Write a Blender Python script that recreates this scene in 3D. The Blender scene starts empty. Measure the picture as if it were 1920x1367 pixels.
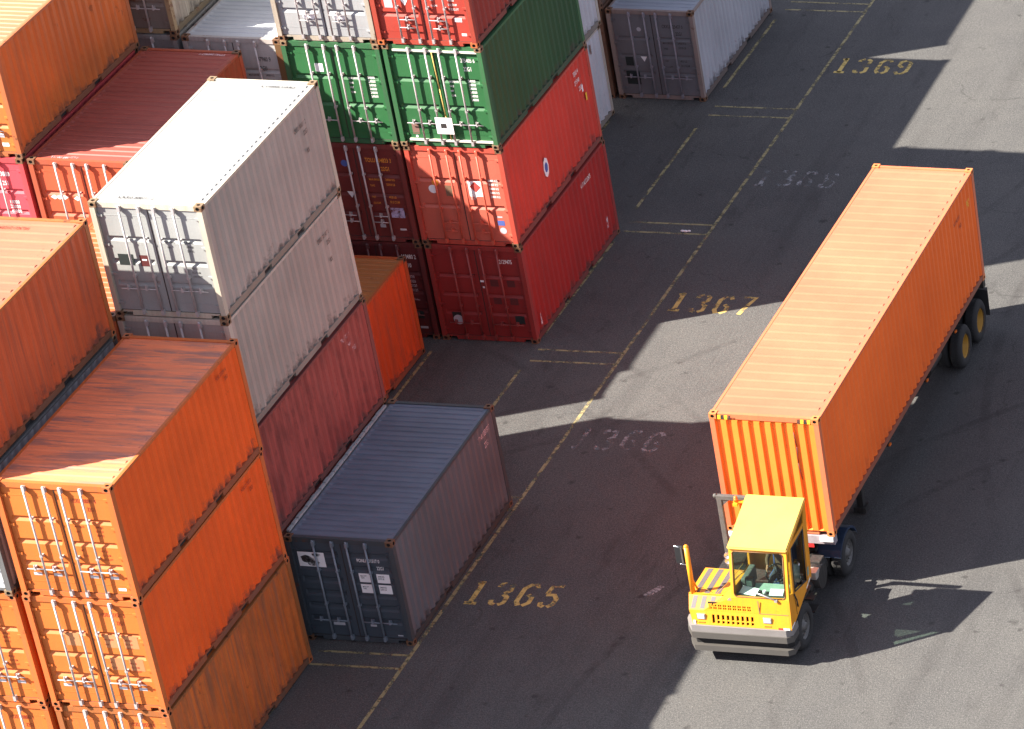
import bpy, bmesh, math, random
from mathutils import Vector, Matrix

random.seed(7)
sc = bpy.context.scene
C = sc.collection
R = math.radians

# ------------------------------------------------------------------ camera
cam_d = bpy.data.cameras.new('camera')
cam = bpy.data.objects.new('camera', cam_d)
C.objects.link(cam)
FPX, PX, PY = 7539.9, 2825.84, 1557.15          # focal length and principal point in photo pixels
CAM = Vector((35.8488, -68.6374, 46.0662))
YAW, PIT, ROL = -0.1735, 0.6134, -0.0353
fw = Vector((math.sin(YAW) * math.cos(PIT), math.cos(YAW) * math.cos(PIT), -math.sin(PIT)))
rt = Vector((math.cos(YAW), -math.sin(YAW), 0))
up = rt.cross(fw)
rt2 = rt * math.cos(ROL) + up * math.sin(ROL)
up2 = -rt * math.sin(ROL) + up * math.cos(ROL)
m3 = Matrix((rt2, up2, -fw)).transposed()
cam.matrix_world = Matrix.Translation(CAM) @ m3.to_4x4()
cam_d.sensor_width = 36
cam_d.sensor_fit = 'HORIZONTAL'
cam_d.lens = FPX / 1920 * 36
cam_d.shift_x = (960 - PX) / 1920
cam_d.shift_y = (PY - 683.5) / 1920
cam_d.clip_start = 1
cam_d.clip_end = 3000
sc.camera = cam

# ------------------------------------------------------------------ light
SUN = Vector((1.055, 0.54, -1.0)).normalized()     # direction the light travels
world = bpy.data.worlds.new('World')
sc.world = world
world.use_nodes = True
wn = world.node_tree
for n in list(wn.nodes):
    wn.nodes.remove(n)
sky = wn.nodes.new('ShaderNodeTexSky')
sky.sky_type = 'NISHITA'
sky.sun_disc = False
sky.sun_elevation = math.asin(-SUN.z)
sky.sun_rotation = math.atan2(-SUN.x, -SUN.y)
sky.air_density = 1.0
sky.dust_density = 1.2
bg = wn.nodes.new('ShaderNodeBackground')
bg.inputs['Strength'].default_value = 0.060
wo = wn.nodes.new('ShaderNodeOutputWorld')
hs = wn.nodes.new('ShaderNodeHueSaturation')        # film rendition of the sky: paler and warmer than the eye sees it
hs.inputs['Saturation'].default_value = 0.30
tint = wn.nodes.new('ShaderNodeMix'); tint.data_type = 'RGBA'; tint.blend_type = 'MULTIPLY'
tint.inputs[0].default_value = 1.0
tint.inputs[7].default_value = (0.97, 0.975, 1.13, 1)
wn.links.new(sky.outputs[0], hs.inputs['Color'])
wn.links.new(hs.outputs[0], tint.inputs[6])
wn.links.new(tint.outputs[2], bg.inputs[0])
wn.links.new(bg.outputs[0], wo.inputs[0])
sun_d = bpy.data.lights.new('sun', 'SUN')
sun_d.energy = 5.0
sun_d.angle = R(0.55)
sun_d.color = (1.0, 0.93, 0.82)
sun = bpy.data.objects.new('sun', sun_d)
C.objects.link(sun)
sun.rotation_euler = SUN.to_track_quat('-Z', 'Y').to_euler()

sc.view_settings.view_transform = 'Standard'
sc.view_settings.look = 'None'
sc.view_settings.exposure = 2.0
sc.view_settings.gamma = 1.0
sc.view_settings.use_curve_mapping = False
sc.cycles.use_denoising = True
sc.cycles.max_bounces = 8

# ------------------------------------------------------------------ helpers
class MB:
    """collects shapes, build() links them as one mesh object"""
    def __init__(self):
        self.v = []; self.f = []; self.m = []; self.mi = 0; self.smooth = []
        self.sm = False
    def quad(self, a, b, c, d):
        n = len(self.v); self.v += [a, b, c, d]; self.f.append((n, n+1, n+2, n+3)); self.m.append(self.mi); self.smooth.append(self.sm)
    def poly(self, pts):
        n = len(self.v); self.v += list(pts); self.f.append(tuple(range(n, n+len(pts)))); self.m.append(self.mi); self.smooth.append(self.sm)
    def face(self, idx):
        self.f.append(tuple(idx)); self.m.append(self.mi); self.smooth.append(self.sm)
    def box(self, x0, x1, y0, y1, z0, z1, b=0.0):
        if b <= 0:
            n = len(self.v)
            self.v += [(x0,y0,z0),(x1,y0,z0),(x1,y1,z0),(x0,y1,z0),(x0,y0,z1),(x1,y0,z1),(x1,y1,z1),(x0,y1,z1)]
            for q in ((0,3,2,1),(4,5,6,7),(0,1,5,4),(1,2,6,5),(2,3,7,6),(3,0,4,7)):
                self.face([n+i for i in q])
        else:
            bm = bmesh.new()
            bmesh.ops.create_cube(bm, size=1.0)
            for v in bm.verts:
                v.co = Vector(((x0+x1)/2 + v.co.x*(x1-x0), (y0+y1)/2 + v.co.y*(y1-y0), (z0+z1)/2 + v.co.z*(z1-z0)))
            bmesh.ops.bevel(bm, geom=list(bm.edges), offset=b, segments=2, affect='EDGES', profile=0.6)
            self.addbm(bm)
    def addbm(self, bm, mat=None):
        n = len(self.v)
        bm.verts.index_update()
        for v in bm.verts:
            self.v.append(tuple(mat @ v.co) if mat else tuple(v.co))
        for f in bm.faces:
            self.face([n + v.index for v in f.verts])
        bm.free()
    def prism(self, pts, axis, a, b):
        """closed polygon pts (2d, counter-clockwise) extruded along axis from a to b"""
        def P(p, t):
            return {'x': (t, p[0], p[1]), 'y': (p[0], t, p[1]), 'z': (p[0], p[1], t)}[axis]
        n = len(self.v); k = len(pts)
        self.v += [P(p, a) for p in pts] + [P(p, b) for p in pts]
        self.face(list(range(n, n+k))[::-1]); self.face(list(range(n+k, n+2*k)))
        for i in range(k):
            j = (i+1) % k
            self.face([n+i, n+j, n+k+j, n+k+i])
    def tube(self, p, q, r, seg=10, r2=None, caps=True):
        p = Vector(p); q = Vector(q); d = (q-p).normalized()
        u = d.orthogonal().normalized(); w = d.cross(u)
        r2 = r if r2 is None else r2
        n = len(self.v)
        for (c, rr) in ((p, r), (q, r2)):
            for i in range(seg):
                t = 2*math.pi*i/seg
                self.v.append(tuple(c + u*rr*math.cos(t) + w*rr*math.sin(t)))
        s = self.sm; self.sm = True
        for i in range(seg):
            j = (i+1) % seg
            self.face([n+i, n+j, n+seg+j, n+seg+i])
        self.sm = s
        if caps:
            self.face([n+i for i in range(seg)][::-1]); self.face([n+seg+i for i in range(seg)])
    def path(self, pts, r, seg=8):
        for a, b in zip(pts[:-1], pts[1:]):
            self.tube(a, b, r, seg)
        for p in pts[1:-1]:
            self.ball(p, r, 6, 8)
    def ball(self, c, r, nu=8, nv=12, sx=1, sy=1, sz=1):
        bm = bmesh.new()
        bmesh.ops.create_uvsphere(bm, u_segments=nv, v_segments=nu, radius=1)
        s = self.sm; self.sm = True
        self.addbm(bm, Matrix.Translation(c) @ Matrix.Diagonal((r*sx, r*sy, r*sz, 1)))
        self.sm = s
    def lathe(self, prof, seg=28, axis='x', c=(0,0,0)):
        """prof: list of (r, t) around axis"""
        n = len(self.v); k = len(prof)
        for i in range(seg):
            a = 2*math.pi*i/seg
            for r, t in prof:
                p = {'x': (t, r*math.cos(a), r*math.sin(a)), 'z': (r*math.cos(a), r*math.sin(a), t), 'y': (r*math.cos(a), t, r*math.sin(a))}[axis]
                self.v.append((p[0]+c[0], p[1]+c[1], p[2]+c[2]))
        s = self.sm; self.sm = True
        for i in range(seg):
            j = (i+1) % seg
            for q in range(k-1):
                self.face([n+i*k+q, n+j*k+q, n+j*k+q+1, n+i*k+q+1])
        self.sm = s
    def grid(self, us, vs, fn, skip=None):
        """heightfield: fn(u, v) -> xyz"""
        n = len(self.v)
        for u in us:
            for v in vs:
                self.v.append(tuple(fn(u, v)))
        k = len(vs)
        for i in range(len(us)-1):
            for j in range(len(vs)-1):
                if skip and skip((us[i]+us[i+1])/2, (vs[j]+vs[j+1])/2):
                    continue
                self.face([n+i*k+j, n+(i+1)*k+j, n+(i+1)*k+j+1, n+i*k+j+1])
    def mesh(self, name, mats, recalc=True):
        me = bpy.data.meshes.new(name)
        me.from_pydata([tuple(map(float, p)) for p in self.v], [], self.f)
        for i, p in enumerate(me.polygons):
            p.material_index = self.m[i]; p.use_smooth = self.smooth[i]
        for m in (mats if isinstance(mats, (list, tuple)) else [mats]):
            me.materials.append(m)
        if recalc:
            bm = bmesh.new(); bm.from_mesh(me)
            bmesh.ops.remove_doubles(bm, verts=bm.verts, dist=1e-5)
            bmesh.ops.recalc_face_normals(bm, faces=bm.faces)
            bm.to_mesh(me); bm.free()
        me.update()
        return me
    def build(self, name, mats, parent=None, recalc=True):
        return link(name, self.mesh(name, mats, recalc), parent)

def link(name, me, parent=None, mat=None, loc=None):
    o = bpy.data.objects.new(name, me)
    C.objects.link(o)
    if parent:
        o.parent = parent
    if loc:
        o.location = loc
    if mat is not None:
        for i, m in enumerate(mat if isinstance(mat, (list, tuple)) else [mat]):
            o.material_slots[i].link = 'OBJECT'
            o.material_slots[i].material = m
    return o

def empty(name, loc=(0,0,0), rz=0.0, label=None, cat=None, group=None):
    o = bpy.data.objects.new(name, None)
    o.empty_display_size = 0.3
    C.objects.link(o)
    o.location = loc; o.rotation_euler = (0, 0, rz)
    tag(o, label, cat, group)
    return o

def tag(o, label=None, cat=None, group=None, kind=None):
    if label: o['label'] = label
    if cat: o['category'] = cat
    if group: o['group'] = group
    if kind: o['kind'] = kind
    return o

# ------------------------------------------------------------------ materials
def newmat(name):
    m = bpy.data.materials.new(name); m.use_nodes = True
    nt = m.node_tree
    b = nt.nodes['Principled BSDF']
    return m, nt, b

def N(nt, t, **kw):
    n = nt.nodes.new(t)
    for k, v in kw.items():
        if k.startswith('i_'):
            n.inputs[k[2:].replace('_', ' ')].default_value = v
        else:
            setattr(n, k, v)
    return n

def mixc(nt, fac, a, b, mode='MIX'):
    n = nt.nodes.new('ShaderNodeMix'); n.data_type = 'RGBA'; n.blend_type = mode
    for s, v in ((0, fac), (6, a), (7, b)):
        if hasattr(v, 'links') or hasattr(v, 'is_linked'):
            nt.links.new(v, n.inputs[s])
        else:
            n.inputs[s].default_value = v if s == 0 else (*v[:3], 1)
    return n.outputs[2]

def ramp(nt, src, lo, hi, a=0.0, b=1.0):
    n = nt.nodes.new('ShaderNodeMapRange')
    n.inputs['From Min'].default_value = lo; n.inputs['From Max'].default_value = hi
    n.inputs['To Min'].default_value = a; n.inputs['To Max'].default_value = b
    nt.links.new(src, n.inputs['Value'])
    return n.outputs[0]

def noise(nt, co, scale, detail=4, rough=0.6, stretch=None, off=(0,0,0)):
    mp = nt.nodes.new('ShaderNodeMapping')
    mp.inputs['Location'].default_value = off
    if stretch:
        mp.inputs['Scale'].default_value = stretch
    nt.links.new(co, mp.inputs[0])
    n = nt.nodes.new('ShaderNodeTexNoise')
    n.inputs['Scale'].default_value = scale; n.inputs['Detail'].default_value = detail; n.inputs['Roughness'].default_value = rough
    nt.links.new(mp.outputs[0], n.inputs['Vector'])
    return n.outputs['Fac']

def simple(name, col, rough=0.5, metal=0.0, spec=0.5):
    m, nt, b = newmat(name)
    co = N(nt, 'ShaderNodeTexCoord').outputs['Object']
    nz = noise(nt, co, 6.0, 4, 0.6)
    c = mixc(nt, ramp(nt, nz, 0.3, 0.7), [x*0.82 for x in col], [min(1, x*1.12) for x in col])
    nt.links.new(c, b.inputs['Base Color'])
    b.inputs['Roughness'].default_value = rough
    b.inputs['Metallic'].default_value = metal
    b.inputs['Specular IOR Level'].default_value = spec
    return m

def paint(name, col, rust=0.25, streak=0.35, dirt=0.2, fade=0.0, rough=0.55, seed=0, along='z', dirtcol=(0.10, 0.085, 0.075), rustcol=(0.13, 0.045, 0.02), bump=0.30, foot=0.0, patch=0.0, patchcol=(0.075, 0.068, 0.074)):
    """worn container paint: patchy fading, streaks, rust spots"""
    m, nt, b = newmat(name)
    co = N(nt, 'ShaderNodeTexCoord').outputs['Object']
    o = (seed*3.7, seed*1.9, seed*2.3)
    base = col
    pale = [x + (0.75 - x)*fade for x in col]
    big = noise(nt, co, 0.55, 5, 0.6, off=o)
    c = mixc(nt, ramp(nt, big, 0.32, 0.68), [x*0.86 for x in pale], [min(1, x*1.10) for x in pale])
    st = {'z': (7, 7, 0.35), 'x': (0.45, 6, 1), 'y': (5, 0.4, 1)}[along]
    s1 = noise(nt, co, 1.0, 5, 0.65, stretch=st, off=o)
    c = mixc(nt, ramp(nt, s1, 0.50, 0.74, 0, streak), c, [x*0.45 + d*0.35 for x, d in zip(col, dirtcol)])
    s2 = noise(nt, co, 1.0, 3, 0.5, stretch=[q*2.2 for q in st], off=(o[1], o[0], o[2]))
    c = mixc(nt, ramp(nt, s2, 0.45, 0.8, 0, dirt), c, dirtcol)
    r1 = noise(nt, co, 2.6, 9, 0.72, off=(o[2], o[0], o[1]))
    rm = ramp(nt, r1, 0.66 - 0.12*rust, 0.70 - 0.10*rust, 0, min(1, rust*2.2))
    c = mixc(nt, rm, c, rustcol)
    if patch > 0:            # larger worn or stained areas with ragged edges
        ps = {'z': (1.5, 1.5, 0.7), 'x': (0.42, 3.3, 1), 'y': (2.6, 0.7, 1)}[along]
        pn = noise(nt, co, 1.0, 8, 0.68, stretch=ps, off=(o[0], o[2], o[1]))
        c = mixc(nt, ramp(nt, pn, 0.49, 0.60, 0, patch), c, patchcol)
        pn2 = noise(nt, co, 1.0, 8, 0.7, stretch=[q*2.1 for q in ps], off=(o[2], o[1], o[0]))
        c = mixc(nt, ramp(nt, pn2, 0.56, 0.60, 0, patch*.8), c, patchcol)
    if foot > 0:             # scuffs and road dirt along the lower edge
        sx = N(nt, 'ShaderNodeSeparateXYZ'); nt.links.new(co, sx.inputs[0])
        hz = ramp(nt, sx.outputs['Z'], 0.62, 0.14, 0.0, 0.30)
        fz = noise(nt, co, 1.0, 6, 0.7, stretch=(3, 2.2, 2.0), off=(o[1], o[2], o[0]))
        ad = N(nt, 'ShaderNodeMath', operation='ADD'); nt.links.new(hz, ad.inputs[0]); nt.links.new(fz, ad.inputs[1])
        c = mixc(nt, ramp(nt, ad.outputs[0], 0.70, 0.86, 0, foot), c, (0.055, 0.045, 0.042))
    g = noise(nt, co, 38.0, 3, 0.8)
    c = mixc(nt, ramp(nt, g, 0.30, 0.70, 0, 0.30), c, [x*0.62 for x in col])
    nt.links.new(c, b.inputs['Base Color'])
    b.inputs['Roughness'].default_value = rough
    b.inputs['Specular IOR Level'].default_value = 0.35
    bp = N(nt, 'ShaderNodeBump'); bp.inputs['Strength'].default_value = bump; bp.inputs['Distance'].default_value = 0.02
    nz = noise(nt, co, 1.7, 3, 0.5, off=o)
    nt.links.new(nz, bp.inputs['Height'])
    nt.links.new(bp.outputs[0], b.inputs['Normal'])
    return m

def flat(name, col, rough=0.6, wear=0.0, seed=0.0):
    """flat print: with wear, part of it has flaked off"""
    m, nt, b = newmat(name)
    b.inputs['Base Color'].default_value = (*col, 1)
    b.inputs['Roughness'].default_value = rough
    if wear > 0:
        co = N(nt, 'ShaderNodeTexCoord').outputs['Object']
        nz = noise(nt, co, 9.0, 8, 0.75, off=(seed, seed, 0))
        nz2 = noise(nt, co, 2.2, 3, 0.6, off=(seed*2, seed, 0))
        mx = N(nt, 'ShaderNodeMath', operation='ADD'); nt.links.new(nz, mx.inputs[0]); nt.links.new(nz2, mx.inputs[1])
        th = 1.0 + (0.5 - wear)*0.55
        f = ramp(nt, mx.outputs[0], th - 0.12, th + 0.14, 0.0, 1.0)
        tr = N(nt, 'ShaderNodeBsdfTransparent'); ms = N(nt, 'ShaderNodeMixShader')
        out = nt.nodes['Material Output']
        nt.links.new(f, ms.inputs[0]); nt.links.new(b.outputs[0], ms.inputs[1]); nt.links.new(tr.outputs[0], ms.inputs[2])
        nt.links.new(ms.outputs[0], out.inputs[0])
    return m

def asphalt():
    m, nt, b = newmat('asphalt')
    co = N(nt, 'ShaderNodeTexCoord').outputs['Object']
    big = noise(nt, co, 0.10, 6, 0.6)
    mid = noise(nt, co, 0.8, 7, 0.7)
    fine = noise(nt, co, 16.0, 6, 0.85)
    grit = noise(nt, co, 34.0, 3, 0.9)
    c = mixc(nt, ramp(nt, big, 0.3, 0.7), (0.071, 0.070, 0.070), (0.098, 0.095, 0.091))
    c = mixc(nt, ramp(nt, mid, 0.40, 0.70, 0, 0.75), c, (0.107, 0.103, 0.097))
    c = mixc(nt, ramp(nt, fine, 0.38, 0.62, 0, 0.75), c, (0.036, 0.035, 0.036))
    c = mixc(nt, ramp(nt, grit, 0.52, 0.66, 0, 0.80), c, (0.21, 0.205, 0.195))
    dark = (0.040, 0.037, 0.037)
    # wheel paths along the lane, turning arcs of tyre rubber, drips and stains
    tr = noise(nt, co, 1.0, 5, 0.6, stretch=(1.0, 0.07, 1))
    c = mixc(nt, ramp(nt, tr, 0.50, 0.74, 0, 0.45), c, dark)
    tr2 = noise(nt, co, 1.0, 6, 0.7, stretch=(1.1, 0.35, 1), off=(11, 3, 0))
    c = mixc(nt, ramp(nt, tr2, 0.58, 0.72, 0, 0.60), c, dark)
    brk = noise(nt, co, 0.5, 5, 0.7, off=(5, 8, 0))
    grain = noise(nt, co, 7.0, 4, 0.8)
    for (cx, cy, rad, w, f) in ((26.0, -4.0, 20.2, 0.13, .6), (26.0, -4.0, 22.1, 0.13, .6), (-16.0, 30.0, 24.5, 0.12, .55), (-16.0, 30.0, 26.4, 0.12, .55), (40.0, 18.0, 31.0, 0.15, .55), (40.0, 18.0, 29.1, 0.14, .55), (-22.0, -14.0, 33.0, .14, .5), (-22.0, -14.0, 34.9, .14, .5)):
        vd = N(nt, 'ShaderNodeVectorMath', operation='DISTANCE'); nt.links.new(co, vd.inputs[0]); vd.inputs[1].default_value = (cx, cy, 0)
        su = N(nt, 'ShaderNodeMath', operation='SUBTRACT'); nt.links.new(vd.outputs['Value'], su.inputs[0]); su.inputs[1].default_value = rad
        ab = N(nt, 'ShaderNodeMath', operation='ABSOLUTE'); nt.links.new(su.outputs[0], ab.inputs[0])
        k1 = ramp(nt, ab.outputs[0], w, w*0.55, 0, f)
        k2 = N(nt, 'ShaderNodeMath', operation='MULTIPLY'); nt.links.new(k1, k2.inputs[0]); nt.links.new(ramp(nt, brk, 0.40, 0.62), k2.inputs[1])
        k3 = N(nt, 'ShaderNodeMath', operation='MULTIPLY'); nt.links.new(k2.outputs[0], k3.inputs[0]); nt.links.new(ramp(nt, grain, 0.30, 0.60, 0.25, 1.0), k3.inputs[1])
        c = mixc(nt, k3.outputs[0], c, dark)
    for sc_, lo, f in ((1.3, .12, .65), (0.45, .06, .7)):
        sp = N(nt, 'ShaderNodeTexVoronoi'); sp.inputs['Scale'].default_value = sc_; nt.links.new(co, sp.inputs['Vector'])
        wob = N(nt, 'ShaderNodeMath', operation='ADD'); nt.links.new(sp.outputs['Distance'], wob.inputs[0]); nt.links.new(ramp(nt, grain, 0.3, 0.7, -.06, .06), wob.inputs[1])
        c = mixc(nt, ramp(nt, wob.outputs[0], lo, lo*0.3, 0, f), c, (0.030, 0.028, 0.028))
    # fine cracks
    cr = N(nt, 'ShaderNodeTexVoronoi'); cr.feature = 'DISTANCE_TO_EDGE'; cr.inputs['Scale'].default_value = 0.16
    wv = N(nt, 'ShaderNodeMix', data_type='VECTOR'); wv.inputs[0].default_value = 0.04
    nn = N(nt, 'ShaderNodeTexNoise'); nn.inputs['Scale'].default_value = 1.2; nn.inputs['Detail'].default_value = 5; nt.links.new(co, nn.inputs['Vector'])
    va = N(nt, 'ShaderNodeVectorMath', operation='MULTIPLY_ADD'); nt.links.new(nn.outputs['Color'], va.inputs[0]); va.inputs[1].default_value = (1.1, 1.1, 0); nt.links.new(co, va.inputs[2])
    nt.links.new(va.outputs[0], cr.inputs['Vector'])
    kc = N(nt, 'ShaderNodeMath', operation='MULTIPLY'); nt.links.new(ramp(nt, cr.outputs['Distance'], 0.0045, 0.0015), kc.inputs[0]); nt.links.new(ramp(nt, brk, 0.48, 0.58, 0, .40), kc.inputs[1])
    c = mixc(nt, kc.outputs[0], c, (0.030, 0.028, 0.028))
    nt.links.new(c, b.inputs['Base Color'])
    b.inputs['Roughness'].default_value = 0.9
    b.inputs['Specular IOR Level'].default_value = 0.2
    bp = N(nt, 'ShaderNodeBump'); bp.inputs['Strength'].default_value = 0.6; bp.inputs['Distance'].default_value = 0.02
    nt.links.new(fine, bp.inputs['Height']); nt.links.new(bp.outputs[0], b.inputs['Normal'])
    return m

def glass(name, tint=(0.62, 0.76, 0.68)):
    m = bpy.data.materials.new(name); m.use_nodes = True
    nt = m.node_tree; nt.nodes.clear()
    t = nt.nodes.new('ShaderNodeBsdfTransparent'); t.inputs[0].default_value = (*tint, 1)
    g = nt.nodes.new('ShaderNodeBsdfGlossy'); g.inputs['Roughness'].default_value = 0.03
    lw = nt.nodes.new('ShaderNodeLayerWeight'); pw = nt.nodes.new('ShaderNodeMath'); pw.operation = 'POWER'; pw.inputs[1].default_value = 4.0
    nt.links.new(lw.outputs['Facing'], pw.inputs[0])
    f = nt.nodes.new('ShaderNodeMapRange'); f.inputs['To Min'].default_value = 0.05; f.inputs['To Max'].default_value = 0.6
    nt.links.new(pw.outputs[0], f.inputs['Value'])
    mx = nt.nodes.new('ShaderNodeMixShader'); o = nt.nodes.new('ShaderNodeOutputMaterial')
    nt.links.new(f.outputs[0], mx.inputs[0]); nt.links.new(t.outputs[0], mx.inputs[1]); nt.links.new(g.outputs[0], mx.inputs[2])
    nt.links.new(mx.outputs[0], o.inputs[0])
    return m

M = {}
M['asphalt'] = asphalt()
M['black'] = simple('black_paint', (0.018, 0.018, 0.020), 0.5)
M['dark'] = simple('shade_black', (0.010, 0.009, 0.009), 0.9)  # near-black colour standing in for shade inside holes, pockets and gaps
M['rubber'] = simple('tyre_rubber', (0.022, 0.021, 0.021), 0.85)
M['gasket'] = simple('rubber_gasket', (0.035, 0.025, 0.022), 0.8)
M['steel'] = simple('galvanised_steel', (0.46, 0.43, 0.43), 0.45, 0.25)
M['chrome'] = simple('chrome', (0.75, 0.75, 0.76), 0.18, 0.9)
M['rusty'] = paint('rusty_casting', (0.17, 0.085, 0.045), rust=0.9, streak=0.5, dirt=0.3, seed=4)
M['white_ink'] = flat('white_lettering', (0.78, 0.76, 0.74))
M['pale_ink'] = flat('pale_pink_lettering', (0.72, 0.56, 0.58), wear=0.5)
M['black_ink'] = flat('black_lettering', (0.03, 0.025, 0.025), wear=0.25)
M['red_ink'] = flat('dark_red_lettering', (0.28, 0.035, 0.015))
M['yellow_ink'] = flat('yellow_lettering', (0.70, 0.26, 0.03))
M['yellow_mark'] = flat('yellow_mark', (0.75, 0.50, 0.03))
M['sticker'] = flat('white_sticker', (0.80, 0.79, 0.80))
M['blue_sticker'] = flat('blue_sticker', (0.07, 0.11, 0.35))
M['grey_sticker'] = flat('grey_sticker', (0.42, 0.42, 0.45))
M['brown_patch'] = flat('brown_patch', (0.20, 0.11, 0.09))
M['dark_patch'] = flat('dark_green_patch', (0.015, 0.022, 0.022))
M['maroon_patch'] = flat('maroon_patch', (0.09, 0.018, 0.018))
M['line_yellow'] = flat('worn_yellow_line_paint', (0.28, 0.235, 0.115), 0.8, wear=0.43, seed=1)
M['num_yellow'] = flat('worn_yellow_number_paint', (0.54, 0.39, 0.115), 0.8, wear=0.40, seed=2)
M['num_white'] = flat('worn_grey_number_paint', (0.27, 0.265, 0.27), 0.8, wear=0.60, seed=5)
# ------------------------------------------------------------------ ground and painted markings
g = MB()
g.quad((-400, -400, 0), (400, -400, 0), (400, 500, 0), (-400, 500, 0))
ground = g.build('ground', M['asphalt'])
tag(ground, kind='structure')

def line_x(y):
    return 0.075 + 0.0078*y
def stripe(name, x0, y0, x1, y1, w, mat=None):
    b = MB()
    a = Vector((x0, y0, 0)); c = Vector((x1, y1, 0)); d = (c-a).normalized(); s = Vector((-d.y, d.x, 0))*w/2
    n = max(1, int((c-a).length/0.5))
    for i in range(n):
        p = a + (c-a)*(i/n); q = a + (c-a)*((i+1)/n)
        b.quad(*[tuple(v + Vector((0, 0, 0.004))) for v in (p-s, q-s, q+s, p+s)])
    return b.build(name, mat or M['line_yellow'], ground, recalc=False)
stripe('lane_line', line_x(-8), -8, line_x(44), 44, 0.088)
for y0, y1 in ((-6.0, -1.6), (0.6, 5.6), (7.4, 12.2), (14.0, 19.0), (20.86, 25.7), (28.25, 32.8), (35.0, 40)):
    stripe('slot_dash', -2.12, y0, -2.08, y1, 0.085)
for y0, y1 in ((10.4, 12.9), (14, 19), (21, 26), (28, 33)):
    stripe('slot_dash', -4.60, y0, -4.60, y1, 0.08)
for ya, yb in ((-0.93, -0.40), (5.75, 6.32), (12.68, 13.25), (19.60, 20.13), (26.52, 27.08), (33.50, 34.04)):
    stripe('slot_cross_line', -2.0, ya, line_x(ya), ya+0.02, 0.075)
    stripe('slot_cross_line', -2.0, yb, line_x(yb), yb+0.02, 0.075)

DIG = {
 '1': [[(.5,0),(.5,1)], [(.08,.03),(.95,.03)], [(.55,.96),(.18,.90)]],
 '3': [[(.02,.80),(.12,.94),(.40,.97)], [(.62,.97),(.93,.88),(.93,.66),(.62,.53)], [(.62,.49),(.96,.38),(.96,.12),(.64,.03)], [(.40,.03),(.10,.08),(.03,.22)]],
 '5': [[(.95,.95),(.20,.95),(.14,.60)], [(.10,.55),(.66,.56),(.95,.40),(.93,.14),(.62,.03)], [(.40,.03),(.10,.08),(.03,.22)]],
 '6': [[(.95,.82),(.78,.97),(.38,.95),(.08,.78),(.06,.20),(.30,.03)], [(.58,.03),(.93,.16),(.93,.40),(.58,.52)]],
 '7': [[(.02,.95),(.97,.95),(.62,.50)], [(.58,.44),(.38,0)]],
 '8': [[(.42,.97),(.10,.88),(.10,.64),(.42,.53),(.06,.38),(.06,.12),(.42,.03)], [(.62,.97),(.92,.88),(.92,.64),(.62,.53),(.96,.38),(.96,.12),(.62,.03)]],
 '9': [[(.05,.18),(.22,.03),(.62,.05),(.92,.22),(.94,.80),(.70,.97)], [(.42,.97),(.07,.84),(.07,.60),(.42,.48)]],
}
def stencil(text, x, y, mat):
    b = MB(); w, h, t = 0.33, 0.93, 0.115
    for i, ch in enumerate(text):
        ox = x + i*0.575 + random.uniform(-.02, .02); oy = y + random.uniform(-.03, .03)
        for st in DIG[ch]:
            P = [Vector((ox + p[0]*w, oy + p[1]*h, 0.0045)) for p in st]
            n = len(P); L_, R_ = [], []
            for k in range(n):
                d = ((P[min(k+1, n-1)] - P[k]).normalized() + (P[k] - P[max(k-1, 0)]).normalized()).normalized()
                s = Vector((-d.y, d.x, 0))*t/2
                L_.append(P[k]+s); R_.append(P[k]-s)
            for k in range(n-1):
                b.quad(tuple(R_[k]), tuple(R_[k+1]), tuple(L_[k+1]), tuple(L_[k]))
    o = b.build('painted_number', mat, ground, recalc=False)
    o['label'] = 'stencilled number ' + text + ' painted on the asphalt'
for txt, x, y, mt in (('1365', .42, 1.82, 'num_yellow'), ('1366', .45, 8.68, 'num_white'), ('1367', .49, 15.5, 'num_yellow'), ('1368', .54, 22.5, 'num_white'), ('1369', .58, 29.52, 'num_yellow')):
    stencil(txt, x, y, M[mt])

b = MB()
for k in range(5):
    x, y = 4.30 + .05*k, 2.55 + .09*k
    b.quad((x, y, .0045), (x+.16, y-.05, .0045), (x+.18, y+.03, .0045), (x+.03, y+.07, .0045))
b.build('chalk_mark', flat('worn_chalk', (0.30, 0.29, 0.29), .8, wear=.55, seed=9), ground, recalc=False)
# ------------------------------------------------------------------ lettering
_fc = {}
def text_mesh(body, size, squash=0.72, bold=0.012):
    cu = bpy.data.curves.new('lettering', 'FONT')
    cu.body = body; cu.size = size; cu.offset = bold*size/0.1*0.1; cu.space_line = 0.95; cu.resolution_u = 2
    o = bpy.data.objects.new('tmp', cu); C.objects.link(o)
    dg = bpy.context.evaluated_depsgraph_get()
    me = bpy.data.meshes.new_from_object(o.evaluated_get(dg))
    bpy.data.objects.remove(o); bpy.data.curves.remove(cu)
    for v in me.vertices:
        v.co.x *= squash
    return me
class Letters:
    """lettering for one surface, joined into one part"""
    def __init__(self): self.b = MB()
    def add(self, body, size, M4, squash=0.72, bold=0.012):
        me = text_mesh(body, size, squash, bold)
        n = len(self.b.v)
        self.b.v += [tuple(M4 @ v.co) for v in me.vertices]
        for p in me.polygons:
            self.b.face([n+i for i in p.vertices])
        bpy.data.meshes.remove(me)
    def build(self, mat, parent):
        if self.b.f:
            return self.b.build('lettering', mat, parent, recalc=False)
def on_front(x, z, y):      # text on a face looking to -y
    return Matrix(((1,0,0,x),(0,0,-1,y),(0,1,0,z),(0,0,0,1)))
def on_right(y, z, x):      # text on a face looking to +x
    return Matrix(((0,0,1,x),(1,0,0,y),(0,1,0,z),(0,0,0,1)))
def on_top(x, y, z, flip=False):
    s = -1 if flip else 1
    return Matrix(((s,0,0,x),(0,s,0,y),(0,0,1,z),(0,0,0,1)))

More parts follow.
